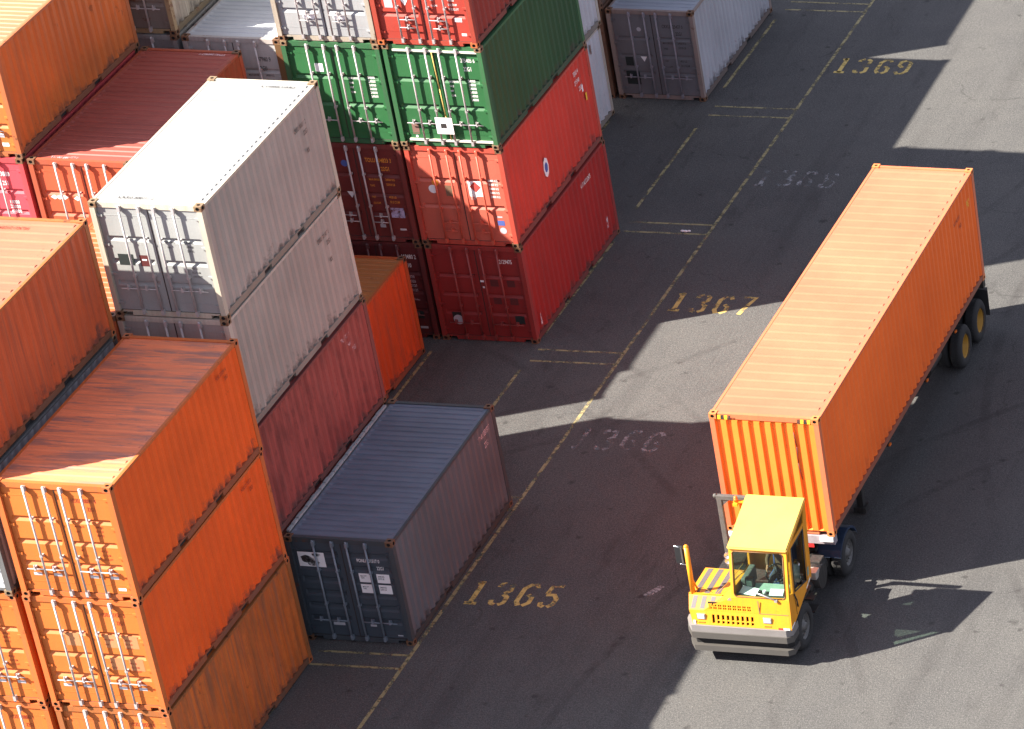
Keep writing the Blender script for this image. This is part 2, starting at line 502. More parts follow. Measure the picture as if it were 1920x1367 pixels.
# ------------------------------------------------------------------ shipping containers
W, L20, H86 = 2.438, 6.058, 2.591
HW = W/2
_cache = {}
def cached(key, fn):
    if key not in _cache:
        _cache[key] = fn()
    return _cache[key]
DUMMY = M['black']

def casting_mesh():
    b = MB(); sx, sy, sz = 0.081, 0.089, 0.059
    for ax in range(3):
        for s in (-1, 1):
            a, c = [(1, 2), (0, 2), (0, 1)][ax]
            h = (sx, sy, sz)
            def P(u, v, d):
                p = [0, 0, 0]; p[ax] = s*(h[ax]-d); p[a] = u; p[c] = v; return tuple(p)
            hu, hv = h[a], h[c]
            ru, rv = min(0.045, hu*0.58), min(0.034, hv*0.58)
            outer = [(-hu,-hv),(0,-hv),(hu,-hv),(hu,0),(hu,hv),(0,hv),(-hu,hv),(-hu,0)]
            inner = [(ru*math.cos(math.pi*(-.75+.25*i)), rv*1.15*math.sin(math.pi*(-.75+.25*i))) for i in range(8)]
            b.mi = 0
            for i in range(8):
                j = (i+1) % 8
                q = [P(*outer[i],0), P(*outer[j],0), P(*inner[j],0), P(*inner[i],0)]
                b.quad(*q)
                b.mi = 1; b.quad(P(*inner[i],0), P(*inner[j],0), P(*inner[j],.03), P(*inner[i],.03)); b.mi = 0
            b.mi = 1; b.poly([P(*q, .03) for q in inner])
    return b.mesh('corner_casting', [DUMMY, DUMMY], recalc=False)

def frame_mesh(L, H):
    b = MB(); e = 0.012
    for x in (-1, 1):
        def bx(xa, xb, *r):
            b.box(min(x*xa, x*xb), max(x*xa, x*xb), *r)
        # corner posts, front pair a little deeper set
        bx(HW-0.004, HW-0.115, 0.004, 0.15, 0.115, H-0.115)
        bx(HW-0.004, HW-0.115, L-0.15, L-0.004, 0.115, H-0.115)
        # top side rail
        bx(HW-0.006, HW-0.066, 0.17, L-0.17, H-0.088, H-0.030)
    for y0, y1 in ((0.052, 0.15), (L-0.15, L-0.052)):
        b.box(-HW+0.16, HW-0.16, y0, y1, H-0.135, H-e-0.004)
        b.box(-HW+0.36, HW-0.36, y0, y1, e, 0.125)
        for s in (-1, 1):
            xa, xb = sorted((s*(HW-0.16), s*(HW-0.36)))
            b.box(xa, xb, y0, y1, 0.085, 0.125)
    return b.mesh('frame', DUMMY)

def rail_mesh(L, x):
    """bottom side rail in pieces between the fork pockets"""
    b = MB()
    def bx(xa, xb, *r):
        b.box(min(x*xa, x*xb), max(x*xa, x*xb), *r)
    ps = ((L/2-1.05, L/2-0.69), (L/2+0.69, L/2+1.05)) if L < 8 else ()
    ys = [0.17] + [t for p in ps for t in p] + [L-0.17]
    for i in range(0, len(ys), 2):
        bx(HW-0.006, HW-0.10, ys[i], ys[i+1], 0.034, 0.163)
    for p in ps:
        bx(HW-0.010, HW-0.05, p[0], p[1], 0.128, 0.162)
    return b.mesh('bottom_rail', DUMMY)

def pockets_mesh(L):
    b = MB()
    for yc in (-0.87, 0.87):
        b.box(-HW+0.06, HW-0.06, L/2+yc-0.17, L/2+yc+0.17, 0.02, 0.127)  # solid boxes, coloured as the shade inside the fork pockets
    b.box(-HW+0.11, HW-0.11, 0.14, L-0.14, 0.135, 0.155)
    return b.mesh('underframe', DUMMY)

def side_mesh(L, H, s):
    b = MB(); y0, y1 = 0.145, L-0.145
    n = round((y1-y0-0.1)/0.2785); p = (y1-y0-0.1)/n
    pr = [(y0, 0)]
    for i in range(n):
        t = y0+0.05+i*p
        pr += [(t+0.07, 0), (t+0.134, .046), (t+0.208, .046), (t+p, 0)]
    pr.append((y1, 0))
    xo = HW-0.016
    for z in (0.160, H-0.080):
        for (y, d) in pr:
            b.v.append((s*(xo-d), y, z))
    k = len(pr)
    for j in range(k-1):
        b.face([j, j+1, k+j+1, k+j] if s > 0 else [j, k+j, k+j+1, j+1])
    return b.mesh('side_panel', DUMMY, recalc=False)

def roof_mesh(L, H, pitch, kind):
    b = MB(); y0, y1 = 0.13, L-0.13
    n = round((y1-y0-0.2)/pitch); p = (y1-y0-0.2)/n
    pr = [(y0, 0)]
    for i in range(n):
        t = y0+0.1+i*p
        if kind == 'wide':
            pr += [(t, 0), (t+p*0.62, 0), (t+p*0.75, .017), (t+p*0.90, .017)]
        elif kind == 'ridge':
            pr += [(t, 0), (t+p*0.45, 0), (t+p*0.62, .018), (t+p*0.84, .018)]
        else:
            pr += [(t, 0), (t+p*0.52, 0), (t+p*0.60, -.022), (t+p*0.90, -.022)]
    pr += [(y1-0.1, 0), (y1, 0)]
    st = .016 if kind in ('wide', 'ridge') else .06
    xs = [(-HW+.012, 0), (-HW+.10, 0), (-HW+.10+st, 1), (-0.6, 1), (0, 1), (0.6, 1), (HW-.12-st, 1), (HW-.12, 0), (HW-.012, 0)]
    for (x, m) in xs:
        for (y, d) in pr:
            sag = 0.0
            b.v.append((x, y, H-0.036 + d*m))
    k = len(pr)
    for i in range(len(xs)-1):
        for j in range(k-1):
            b.face([i*k+j, (i+1)*k+j, (i+1)*k+j+1, i*k+j+1])
    return b.mesh('roof_panel', DUMMY, recalc=False)

def end_mesh(L, H, y, sgn):
    """corrugated blind end at y; sgn -1 looks to -y"""
    b = MB(); x0, x1 = -HW+0.11, HW-0.11
    n = 9; p = (x1-x0)/n
    pr = [(x0, 0)]
    for i in range(n):
        t = x0+i*p
        if sgn < 0:
            pr += [(t+p*0.02, 0), (t+p*0.10, .050), (t+p*0.44, .050), (t+p*0.52, 0)]
        else:
            pr += [(t+p*0.30, 0), (t+p*0.42, .045), (t+p*0.78, .045), (t+p*0.90, 0)]
    pr.append((x1, 0))
    za, zb = 0.12, H-0.13
    zs = [(za, 0), (za+0.03, 1), (zb-0.05, 1), (zb, 0)]
    for (z, m) in zs:
        for (x, d) in pr:
            b.v.append((x, y - sgn*(0.0+d*m), z))
    k = len(pr)
    for i in range(len(zs)-1):
        for j in range(k-1):
            q = [i*k+j, i*k+j+1, (i+1)*k+j+1, (i+1)*k+j]
            b.face(q if sgn < 0 else q[::-1])
    return b.mesh('end_panel', DUMMY, recalc=False)

DOORV = {'three': (0.30, 0.52, 0.735), 'two': (0.325, 0.62), 'many': (0.13, 0.27, 0.41, 0.55, 0.69, 0.83)}
def door_mesh(H, s, var):
    """s=-1 left leaf, +1 right leaf"""
    b = MB(); z0, z1 = 0.132, H-0.142
    xa, xb = 0.010, HW-0.122
    y = 0.075
    zs = [(z1, 0)]
    dep = 0.045 if var != 'many' else 0.03
    for f in DOORV[var]:
        zc = z1 - f*(z1-z0)
        if var == 'many':
            zs += [(zc+0.10, 0), (zc+0.06, dep), (zc-0.02, dep), (zc-0.07, 0)]
        else:
            zs += [(zc+0.062, 0), (zc+0.045, dep), (zc+0.005, dep), (zc-0.062, 0)]
    zs.append((z0, 0))
    xs = [(xa, 0), (xa+0.09, 0), (xa+0.12, 1), (xb-0.10, 1), (xb-0.07, 0), (xb, 0)]
    for (x, m) in xs:
        for (z, d) in zs:
            b.v.append((s*x, y + d*m, z))
    k = len(zs)
    for i in range(len(xs)-1):
        for j in range(k-1):
            b.face([i*k+j, i*k+j+1, (i+1)*k+j+1, (i+1)*k+j])
    # edges of the leaf
    for (p, q) in (((xa, z0), (xa, z1)), ((xa, z1), (xb, z1)), ((xb, z1), (xb, z0)), ((xb, z0), (xa, z0))):
        b.quad((s*p[0], y, p[1]), (s*q[0], y, q[1]), (s*q[0], y+0.06, q[1]), (s*p[0], y+0.06, p[1]))
    # thin welded seam lines top and bottom
    for z in (z1-0.17, z0+0.20):
        b.box(min(s*(xa+.05), s*(xb-.05)), max(s*(xa+.05), s*(xb-.05)), y-0.004, y+0.002, z-0.006, z+0.006)
    return b.mesh('door', DUMMY)

def bar_mesh(H):
    b = MB()
    yb = 0.000
    b.tube((0, yb, 0.06), (0, yb, H-0.05), 0.0230, 8)
    for z0, z1 in ((0.05, 0.21), (H-0.22, H-0.05)):
        b.box(-0.022, 0.036, -0.024, 0.055, z0+0.03, z1-0.03)
    for z in (0.95, H-0.80):
        b.box(-0.028, 0.028, -0.020, 0.074, z-0.022, z+0.022)
    return b.mesh('locking_bar', DUMMY)

def handle_mesh():
    b = MB()
    b.tube((0.0, -0.012, 0.0), (0.40, -0.004, -0.010), 0.0115, 6)
    b.box(0.20, 0.245, -0.022, 0.074, -0.035, 0.040)
    b.box(0.212, 0.233, -0.030, 0.0, 0.02, 0.085)
    return b.mesh('lock_handle', DUMMY)

def hinge_mesh():
    b = MB()
    b.box(-0.05, 0.055, 0.045, 0.074, -0.024, 0.024)
    b.tube((0.045, 0.046, -0.045), (0.045, 0.046, 0.045), 0.014, 6)
    return b.mesh('hinge', DUMMY)

def gasket_mesh(H):
    b = MB()
    b.box(-0.009, 0.009, 0.068, 0.10, 0.135, H-0.145)
    return b.mesh('door_gasket', DUMMY)
def hgasket_mesh(z):
    b = MB()
    b.box(-HW+0.125, HW-0.125, 0.064, 0.10, z, z+0.006)
    return b.mesh('door_gasket', DUMMY)

BAR_X = (0.165, 0.585)
_matn = [0]
def container(label, xr, y0, z0, body, roof=None, door=None, frame=None, cast=None, bar=None, var='three', rz=0.0,
              L=L20, H=H86, group=None, detail=True, pitch=0.215, roofkind='std', wear=None, rear_doors=False,
              handles=0.66, hx=None, roofwear=None, foot=0.8):
    """one container; xr = its right side, y0 = its door end. Returns dict of its parts"""
    w = dict(rust=0.22, streak=0.38, dirt=0.16); w.update(wear or {})
    _matn[0] += 1; sd = _matn[0]
    mb = paint('container_side_paint', body, seed=sd, foot=foot, **w)
    rw = dict(rust=w['rust']*0.8, streak=0.35, dirt=0.2, along='x'); rw.update(roofwear or {})
    mr = paint('container_roof_paint', roof or body, seed=sd+50, **rw)
    dw = dict(w); dw['streak'] *= 0.55; dw['dirt'] *= 0.6; dw['rust'] *= 0.75
    md = paint('container_door_paint', door or body, seed=sd+90, **dw)
    mf = paint('container_frame_paint', frame or body, seed=sd+20, rust=min(0.9, w['rust']*1.5+0.1), streak=0.3, dirt=0.3)
    mc = cast or M['rusty']
    mbar = bar or M['steel']
    if rz == 0.0: rz = random.uniform(-.0025, .0025)
    root = empty('shipping_container', (xr-HW + random.uniform(-.012, .012), y0 + random.uniform(-.02, .02), z0), rz, label, 'container', group)
    P = {'root': root}
    P['frame'] = link('frame', cached(('f', L, H), lambda: frame_mesh(L, H)), root, mf)
    cm = cached('c', casting_mesh)
    for x in (-1, 1):
        for y in (0.089, L-0.089):
            for z in (0.059, H-0.059):
                link('corner_casting', cm, root, [mc, M['dark']], (x*(HW-0.081), y, z))
    rail = [x*0.42 + d*0.5 for x, d in zip(frame or body, (0.06, 0.05, 0.045))]
    mrl = paint('grimy_rail_paint', rail, seed=sd+33, rust=min(.8, w['rust']*1.6+.12), streak=.3, dirt=.5, along='y')
    for s in (-1, 1):
        link('bottom_rail', cached(('rl', L, s), lambda: rail_mesh(L, s)), root, mrl)
    link('underframe', cached(('u', L), lambda: pockets_mesh(L)), root, M['dark'])
    for s in (-1, 1):
        P['side' + ('L' if s < 0 else 'R')] = link('side_panel', cached(('s', L, H, s), lambda: side_mesh(L, H, s)), root, mb)
    P['roof'] = link('roof_panel', cached(('r', L, H, pitch, roofkind), lambda: roof_mesh(L, H, pitch, roofkind)), root, mr)
    yo = L-0.045
    if rear_doors:
        P['end'] = link('end_panel', cached(('e', L, H, 0), lambda: end_mesh(L, H, 0.020, -1)), root, md)
    else:
        P['end'] = link('end_panel', cached(('e', L, H, 1), lambda: end_mesh(L, H, L-0.020, 1)), root, mb)
    for s in (-1, 1):
        d = link('door', cached(('d', H, s, var), lambda: door_mesh(H, s, var)), root, md)
        if rear_doors:
            d.rotation_euler = (0, 0, math.pi); d.location = (0, L, 0)
        P['door' + ('L' if s < 0 else 'R')] = d
        if not detail:
            continue
        for bx in BAR_X:
            link('locking_bar', cached(('b', H), lambda: bar_mesh(H)), d, mbar, (s*bx, 0, 0))
        hm = cached('h', handle_mesh)
        for i, bx in enumerate(BAR_X):
            zz = handles if not hx else handles + hx[i]
            o = link('lock_handle', hm, d, mbar, (s*bx, 0, zz))
            o.scale = ((-s if (hx and i == 1) else s)*(0.9 if i == 1 else 1.0), 1, 1)
        for k in range(4):
            o = link('hinge', cached('hi', hinge_mesh), d, md, (s*(HW-0.17), 0.0, 0.30 + k*(H-0.62)/3))
            if s < 0: o.scale = (-1, 1, 1)
    if detail and not rear_doors:
        link('door_gasket', cached(('g', H), lambda: gasket_mesh(H)), root, M['gasket'])
        for zg in (0.1255, H-0.1415):
            link('door_gasket', cached(('g2', zg), lambda: hgasket_mesh(zg)), root, M['gasket'])
    return P

DY = 0.075   # door face
def number(P, lines, mat, x=0.30, z=2.18, size=0.125, squash=0.62):
    """identification number at the top of the right door"""
    t = Letters()
    for i, (body, dx) in enumerate(lines):
        t.add(body, size, on_front(x+dx, z - i*size*1.45, DY-0.004), squash)
    t.build(mat, P['doorR'])
def weights(P, mat, zs=(1.62, 1.08), size=0.062, rows=3, xs=(0.24, 0.66)):
    t = Letters()
    L1 = ['MAX.GROSS', 'TARE', 'NET', 'CU.CAP.']
    for k, z in enumerate(zs):
        for r in range(rows):
            t.add(L1[(k*2 + r) % 4] if r < 2 else '', size*0.85, on_front(xs[0], z - r*size*1.9, DY-0.004), 0.7)
            t.add(('24000 KG', '52910 LB', '2230 KG', '4920 LB', '33.2 CU.M', '1172 CU.FT')[(k*3+r) % 6], size, on_front(xs[1], z - r*size*1.5, DY-0.004), 0.66)
    t.build(mat, P['doorR'])
def placard(P, side, x, z, w, h, mat, name='placard', y=None, tilt=0.0):
    b = MB(); y = DY-0.0035 if y is None else y
    c, s = math.cos(tilt), math.sin(tilt)
    q = [(-w/2, -h/2), (w/2, -h/2), (w/2, h/2), (-w/2, h/2)]
    b.poly([(x + u*c - v*s, y, z + u*s + v*c) for u, v in q])
    return b.build(name, mat, P['door'+side], recalc=False)
def disc(P, side, x, z, r, mat, y=None, name='sticker', n=18, part=None):
    b = MB(); y = DY-0.0045 if y is None else y
    b.poly([(x + r*math.cos(2*math.pi*i/n), y, z + r*math.sin(2*math.pi*i/n)) for i in range(n)])
    return b.build(name, mat, P['door'+side], recalc=False)
def tri(P, side, x, z, r, mat):
    b = MB()
    b.poly([(x-r, DY-0.004, z+r*0.8), (x, DY-0.004, z-r*0.9), (x+r, DY-0.004, z+r*0.8)])
    return b.build('sticker', mat, P['door'+side], recalc=False)
def side_text(P, lines, mat, y, z, size=0.13, L=L20, squash=0.6, vertical=False):
    """number at the far end of the right side"""
    t = Letters()
    for i, (body, dy) in enumerate(lines):
        t.add(body, size, on_right(y+dy, z - i*size*1.35, HW-0.012), squash)
    t.build(mat, P['sideR'])
def roof_text(P, body, mat, x, y, H=H86, size=0.16, flip=False):
    t = Letters(); t.add(body, size, on_top(x, y, H-0.021, flip), 0.75)
    t.build(mat, P['roof'])
# ------------------------------------------------------------------ the stacks
H = H86
OR  = (0.86, 0.118, 0.012)
ORD = (0.56, 0.140, 0.026)
MAR = (0.20, 0.045, 0.040)
GST = 'stacked shipping containers'
orc = paint('orange_casting', (0.46, 0.13, 0.04), rust=0.6, seed=31)
wcast = paint('ochre_casting', (0.23, 0.16, 0.095), rust=0.8, seed=32)

# nearest slot, right column: three orange boxes
nx, ny = -2.00, -6.81
P = container('top orange container of the front stack, triangle of sun on its streaked roof', nx+.02, ny, 2*H, OR, roof=(0.92, 0.250, 0.110), door=ORD, frame=(0.55, 0.13, 0.03), cast=orc, group=GST,
              wear=dict(rust=.14, streak=.24, dirt=.06), roofwear=dict(rust=.15, streak=.45, dirt=.5, dirtcol=(0.12, 0.10, 0.10), patch=.62, patchcol=(0.14, 0.125, 0.13)), pitch=0.30, roofkind='wide')
number(P, [('HLXU 200091 4', 0.0), ('22G1', 0.30)], M['red_ink'])
weights(P, M['red_ink'])
for s, x in (('L', -.80), ('L', -.38), ('R', .38), ('R', .80)):
    placard(P, s, x, .50, .17, .065, M['grey_sticker'], 'data_plate')
placard(P, 'R', .90, .24, .16, .06, M['sticker'], 'data_plate')
side_text(P, [('HLXU 200091 4', 0.0), ('22G1', .35)], M['red_ink'], 4.85, 2.25, .12)
P = container('orange container second from top of the front stack', nx, ny, H, (0.88, 0.115, 0.012), door=ORD, frame=(0.55, 0.13, 0.03), cast=orc, group=GST, wear=dict(rust=.12, streak=.25, dirt=.08))
number(P, [('HLXU 211507 3', 0.0), ('22G1', 0.30)], M['red_ink'])
weights(P, M['red_ink'])
for s, x in (('L', -.80), ('L', -.38), ('R', .38), ('R', .80)):
    placard(P, s, x, .50, .17, .065, M['grey_sticker'], 'data_plate')
for s, x in (('L', -.42), ('R', .40), ('R', .80)):
    placard(P, s, x, 1.60, .30, .30, flat('faded_panel', (0.46, 0.19, 0.08)), 'repair_patch', y=DY-0.002)
    if s == 'R': placard(P, s, x, 1.07, .30, .28, flat('faded_panel', (0.44, 0.17, 0.07)), 'repair_patch', y=DY-0.002)
side_text(P, [('HLXU 211507 3', 0.0), ('22G1', .35)], M['red_ink'], 4.85, 2.25, .12)
P = container('rust streaked orange container at the base of the front stack', nx, ny, 0, (0.58, 0.135, 0.024), door=ORD, frame=(0.34, 0.11, 0.03), cast=orc, group=GST, wear=dict(rust=.30, streak=.9, dirt=.60, patch=.35, patchcol=(0.20, 0.075, 0.03)))
number(P, [('HLXU 205518 0', 0.0), ('22G1', 0.30)], M['red_ink'])
weights(P, M['red_ink'])

# nearest slot, second column
cx2 = -4.58
P = container('orange container with sunlit pale roof, highest at the left edge of the photo', cx2-.05, ny+.02, 3*H, (0.58, 0.105, 0.030), roof=(0.42, 0.140, 0.078), door=ORD, frame=(0.42, 0.12, 0.03), cast=orc, group=GST,
              wear=dict(rust=.26, streak=.85, dirt=.40), roofwear=dict(rust=.25, streak=.30, dirt=.12, patch=.22, patchcol=(0.20, 0.10, 0.07)), pitch=0.36, roofkind='wide')
roof_text(P, 'HLXU 210345 4', M['red_ink'], 0.2, L20-.45, flip=True)
P = container('silver grey container wedged between orange ones at the left edge', cx2-.04, ny, 2*H, (0.46, 0.47, 0.49), roof=(0.10, 0.10, 0.10), frame=(0.12, 0.12, 0.12), cast=wcast, group=GST, wear=dict(rust=.1))
P = container('orange container at left edge, number ending 7451 2', cx2, ny, H, OR, door=ORD, frame=(0.55, 0.13, 0.03), cast=orc, group=GST)
number(P, [('HLXU 207451 2', 0.0), ('22G1', 0.30)], M['red_ink']); weights(P, M['red_ink'])
for s, x in (('R', .38), ('R', .80)):
    placard(P, s, x, .50, .17, .065, M['grey_sticker'], 'data_plate')
P = container('orange container in the bottom left corner of the photo', cx2, ny, 0, OR, door=ORD, frame=(0.55, 0.13, 0.03), cast=orc, group=GST)
number(P, [('HLXU 208843 1', 0.0), ('22G1', 0.30)], M['red_ink']); weights(P, M['red_ink'])

# slot 1365: the lone blue box
P = container('dark blue container with ridged roof standing alone on the asphalt', 0.0, 0.0, 0, (0.128, 0.132, 0.148), roof=(0.150, 0.178, 0.235), door=(0.056, 0.073, 0.092), frame=(0.055, 0.065, 0.075),
              cast=M['rusty'], var='many', group='containers standing singly', wear=dict(rust=.16, streak=.45, dirt=.2), roofwear=dict(rust=.08, streak=.30, dirt=.18, patch=.25, patchcol=(0.075, 0.085, 0.11)), handles=.55,
              bar=simple('blue_grey_bar', (0.20, 0.23, 0.27), 0.5, .2))
number(P, [('PONU 031517 0', 0.0), ('22G1', 0.42)], M['sticker'], x=.30, z=2.02, size=.12)
placard(P, 'L', -.72, 2.02, .60, .36, M['sticker'])
b = MB()
for (x, z, r, q) in ((-.84, 2.03, .12, .8), (-.72, 1.96, .12, .9), (-.62, 1.94, .07, .6), (-.60, 2.14, .10, .4)):
    b.poly([(x + r*math.cos(a*.5236)*(1+.25*math.sin(a*2.7)), DY-0.006, z + r*q*math.sin(a*.5236)) for a in range(12)])
b.build('sticker', M['black_ink'], P['doorL'], recalc=False)
for x in (.42, .82):
    for z in (1.63, 1.36):
        placard(P, 'R', x, z, .29, .22, M['sticker'])
t = Letters()
for i, z in enumerate((1.66, 1.39)):
    t.add('MAX.WT.\nTARE', .05, on_front(.31, z, DY-.007), .7); t.add('24000 KG\n52910 LB', .06, on_front(.70, z, DY-.007), .6)
t.build(M['black_ink'], P['doorR'])
placard(P, 'L', -.42, .42, .26, .07, M['grey_sticker'], 'data_plate'); placard(P, 'R', .36, .42, .14, .05, M['grey_sticker'], 'data_plate')
placard(P, 'R', .93, .20, .12, .03, M['grey_sticker'], 'data_plate')
side_text(P, [('PONU 031517', 0.0), ('22G1', .30)], M['pale_ink'], 4.95, 2.17, .20)
hw = MB()      # weathered timber dunnage strip along the left roof edge
for i in range(22):
    y = .25 + i*.25
    hw.box(-HW-.02, -HW+.045, y, y+.23, H-.02, H+.028 + .008*((i*7) % 3))
hw.build('roof_edge_batten', simple('grey_wood', (0.30, 0.33, 0.34), .8), P['root'])

# slot 1365, column behind: white over grey over maroon
wx, wy = -2.50, -0.05
WH = (0.62, 0.60, 0.56)
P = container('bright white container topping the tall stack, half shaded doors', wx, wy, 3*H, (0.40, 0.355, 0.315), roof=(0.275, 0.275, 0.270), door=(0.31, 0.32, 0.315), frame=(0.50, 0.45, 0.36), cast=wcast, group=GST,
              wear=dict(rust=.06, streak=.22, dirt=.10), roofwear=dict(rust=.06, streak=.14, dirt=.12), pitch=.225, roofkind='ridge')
placard(P, 'L', -.72, 1.28, .33, .25, M['dark_patch']); placard(P, 'L', -.32, 1.27, .20, .25, M['maroon_patch']); placard(P, 'L', -.32, 1.29, .10, .035, M['sticker'], y=DY-.006)
weights(P, M['black_ink'], zs=(1.70, 1.12))
side_text(P, [('CRXU 300011 2', 0.0), ('22G1', .42), ('', 0), ('  XX', .35)], M['black_ink'], 4.55, 2.02, .15)
roof_text(P, 'CRXU 300011 2', M['black_ink'], -.7, .28, size=.15); roof_text(P, 'CRXU 300011 2', M['black_ink'], .85, L20-.28, size=.15, flip=True)
disc(P, 'R', .45, .62, .02, M['black_ink'])
P = container('grey white container directly under the bright white one', wx-.01, wy, 2*H, (0.39, 0.345, 0.302), door=(0.36, 0.35, 0.33), frame=(0.50, 0.45, 0.38), cast=wcast, group=GST, wear=dict(rust=.10, streak=.28, dirt=.12))
side_text(P, [('CRXU 301907 6', 0.0), ('22G1', .42), ('', 0), ('  XX', .35)], M['black_ink'], 4.55, 2.02, .15)
P = container('faded maroon container with stained ribbed side, below the two white ones', wx, wy, H, (0.34, 0.075, 0.062), frame=(0.20, 0.05, 0.045), group=GST, wear=dict(rust=.22, streak=.7, dirt=.25, patch=.65, patchcol=(0.15, 0.035, 0.032)))
side_text(P, [('TRLU 270 4', 0.0), ('7426 0', .25), ('22G1', .45)], M['pale_ink'], 4.55, 2.20, .15)
P = container('maroon container on the asphalt, hidden behind the dark blue one', wx, wy, 0, MAR, group=GST, detail=False)
for k, c in enumerate(((0.30, 0.06, 0.05), (0.10, 0.13, 0.20), (0.45, 0.10, 0.03))):
    container(('red', 'slate blue', 'brown orange')[k] + ' container hidden behind the white stack, ' + ('bottom', 'middle', 'top')[k] + ' of three', -4.98, wy, k*H, c, group=GST, detail=(k == 2))

# slot 1366
P = container('bright red orange container with vertical planks, low between white and red stacks', -4.74, 6.80, 0, (0.60, 0.075, 0.014), roof=(0.42, 0.15, 0.045), frame=(0.50, 0.10, 0.025), group='containers standing singly',
              wear=dict(rust=.14, streak=.8, dirt=.2), roofwear=dict(rust=.2, streak=.3))
sx = -7.78
cols = ((0.22, 0.05, 0.045), (0.12, 0.14, 0.18))
for k in range(2):
    container(('maroon', 'grey blue')[k] + ' container hidden under the maroon roofed one, ' + ('bottom', 'second')[k] + ' level', sx, 6.84, k*H, cols[k], group=GST, detail=False)
P = container('maroon container with ribbed roof mostly in shadow, left of the white one', sx, 6.84, 2*H, (0.34, 0.07, 0.025), roof=(0.33, 0.075, 0.055), door=(0.48, 0.085, 0.035), frame=(0.36, 0.075, 0.035), group=GST,
              wear=dict(rust=.22, streak=.3), roofwear=dict(rust=.14, streak=.35, dirt=.15, patch=.22, patchcol=(0.13, 0.035, 0.03)), pitch=.235)
roof_text(P, 'TTNU 260457 0', M['pale_ink'], -.75, .18, size=.13); roof_text(P, 'TTNU 260457 0', M['pale_ink'], .95, L20-.22, size=.13, flip=True)
t = Letters(); t.add('TTNU 260457', .13, on_front(.28, 1.62, DY-.004), .7); t.add('22G1', .13, on_front(.45, 1.45, DY-.004), .7); t.build(M['white_ink'], P['doorR'])
b = MB()
for x in (-.82, -.70, -.58): b.poly([(x-.09, DY-.004, 1.66), (x, DY-.004, 1.60), (x+.10, DY-.004, 1.66), (x, DY-.004, 1.71)])
b.poly([(-.36, DY-.004, 1.64), (-.28, DY-.004, 1.58), (-.20, DY-.004, 1.64), (-.28, DY-.004, 1.70)])
b.build('logo', M['white_ink'], P['doorL'], recalc=False)
lx = -10.34
for k in range(2):
    container(('dark green', 'brown')[k] + ' container hidden under the pink red one, ' + ('bottom', 'second')[k] + ' level', lx, 6.84, k*H, ((0.04, 0.10, 0.06), (0.22, 0.09, 0.04))[k], group=GST, detail=False)
P = container('pinkish red container at left edge, under the weathered orange one', lx, 6.84, 2*H, (0.55, 0.065, 0.085), frame=(0.50, 0.06, 0.07), group=GST, wear=dict(rust=.08, streak=.2))
t = Letters(); t.add('U1 3880', .16, on_front(.40, 2.12, DY-.004), .7); t.add('2251', .15, on_front(.52, 1.90, DY-.004), .7)
for z in (1.45, 0.95): t.add('18000\n22000\n40000', .12, on_front(.62, z, DY-.004), .8)
t.build(M['white_ink'], P['doorR'])
P = container('weathered orange container in the top left corner, on the pink red one', lx+.03, 6.86, 3*H, (0.54, 0.135, 0.026), roof=(0.42, 0.17, 0.08), door=(0.52, 0.15, 0.03), frame=(0.40, 0.12, 0.04), group=GST, wear=dict(rust=.28, streak=.6, dirt=.25))
for x, z in ((.80, .52), (.86, .30), (.72, .9)): placard(P, 'R', x, z, .16, .09, M['sticker'], 'data_plate')

# slot 1367, right column: dark red, red, green, red
gx, gy = -2.10, 13.50
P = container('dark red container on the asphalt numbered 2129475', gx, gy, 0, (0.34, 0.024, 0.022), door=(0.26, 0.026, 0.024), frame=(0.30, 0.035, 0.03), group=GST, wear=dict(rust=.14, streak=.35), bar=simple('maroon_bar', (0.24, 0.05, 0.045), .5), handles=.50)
number(P, [('2129475', 0.0)], M['white_ink'], x=.58, z=2.12, size=.15)
placard(P, 'L', -.76, .62, .24, .24, M['dark_patch']); disc(P, 'L', -.74, .54, .13, M['grey_sticker'], y=DY-.006)
placard(P, 'R', .84, .60, .24, .22, M['dark_patch']); placard(P, 'R', .05, 1.62, .10, .05, M['sticker']); disc(P, 'R', .07, 1.46, .028, M['sticker'])
for z in (1.58, 1.10):
    placard(P, 'R', .36, z, .20, .18, M['maroon_patch']); placard(P, 'R', .78, z, .20, .18, M['maroon_patch'])
side_text(P, [('4 17 ACCU2475', 0.0)], M['white_ink'], 4.15, 2.12, .17)
tt = MB(); tt.poly([(HW-.012, .42, .30), (HW-.012, .52, .30), (HW-.012, .50, .58), (HW-.012, .47, .62)]); tt.poly([(HW-.012, 5.35, .45), (HW-.012, 5.45, .45), (HW-.012, 5.46, .75), (HW-.012, 5.36, .78)])
tt.build('sticker', M['pale_ink'], P['sideR'], recalc=False)
P = container('red container with diamond placard, sunlit faded doors, under the green one', gx-.02, gy, H, (0.56, 0.054, 0.036), door=(0.52, 0.115, 0.075), frame=(0.48, 0.07, 0.045), group=GST, var='two', wear=dict(rust=.08, streak=.35, dirt=.12), bar=simple('faded_red_bar', (0.50, 0.10, 0.06), .5), handles=.62, hx=(0.0, -.22))
disc(P, 'L', -.62, 1.62, .085, M['yellow_ink'], name='sticker'); disc(P, 'L', -.70, 1.45, .11, M['sticker'], y=DY-.006)
placard(P, 'L', -.28, 1.42, .22, .28, flat('faded_olive_label', (0.17, 0.10, 0.06)))
placard(P, 'R', .38, 1.50, .36, .40, M['sticker']); placard(P, 'R', .37, 1.55, .20, .20, flat('red_diamond', (0.45, 0.06, 0.05)), y=DY-.007, tilt=math.pi/4)
t = Letters(); t.add('MAX GROSS\nTARE WT\nNET LOAD\nCU CAP', .05, on_front(.22, 1.36, DY-.006), .6)
for r in range(5): t.add('30480 KG', .085, on_front(.72, 1.70 - r*.105, DY-.004), .68, .02)
t.build(M['white_ink'], P['doorR'])
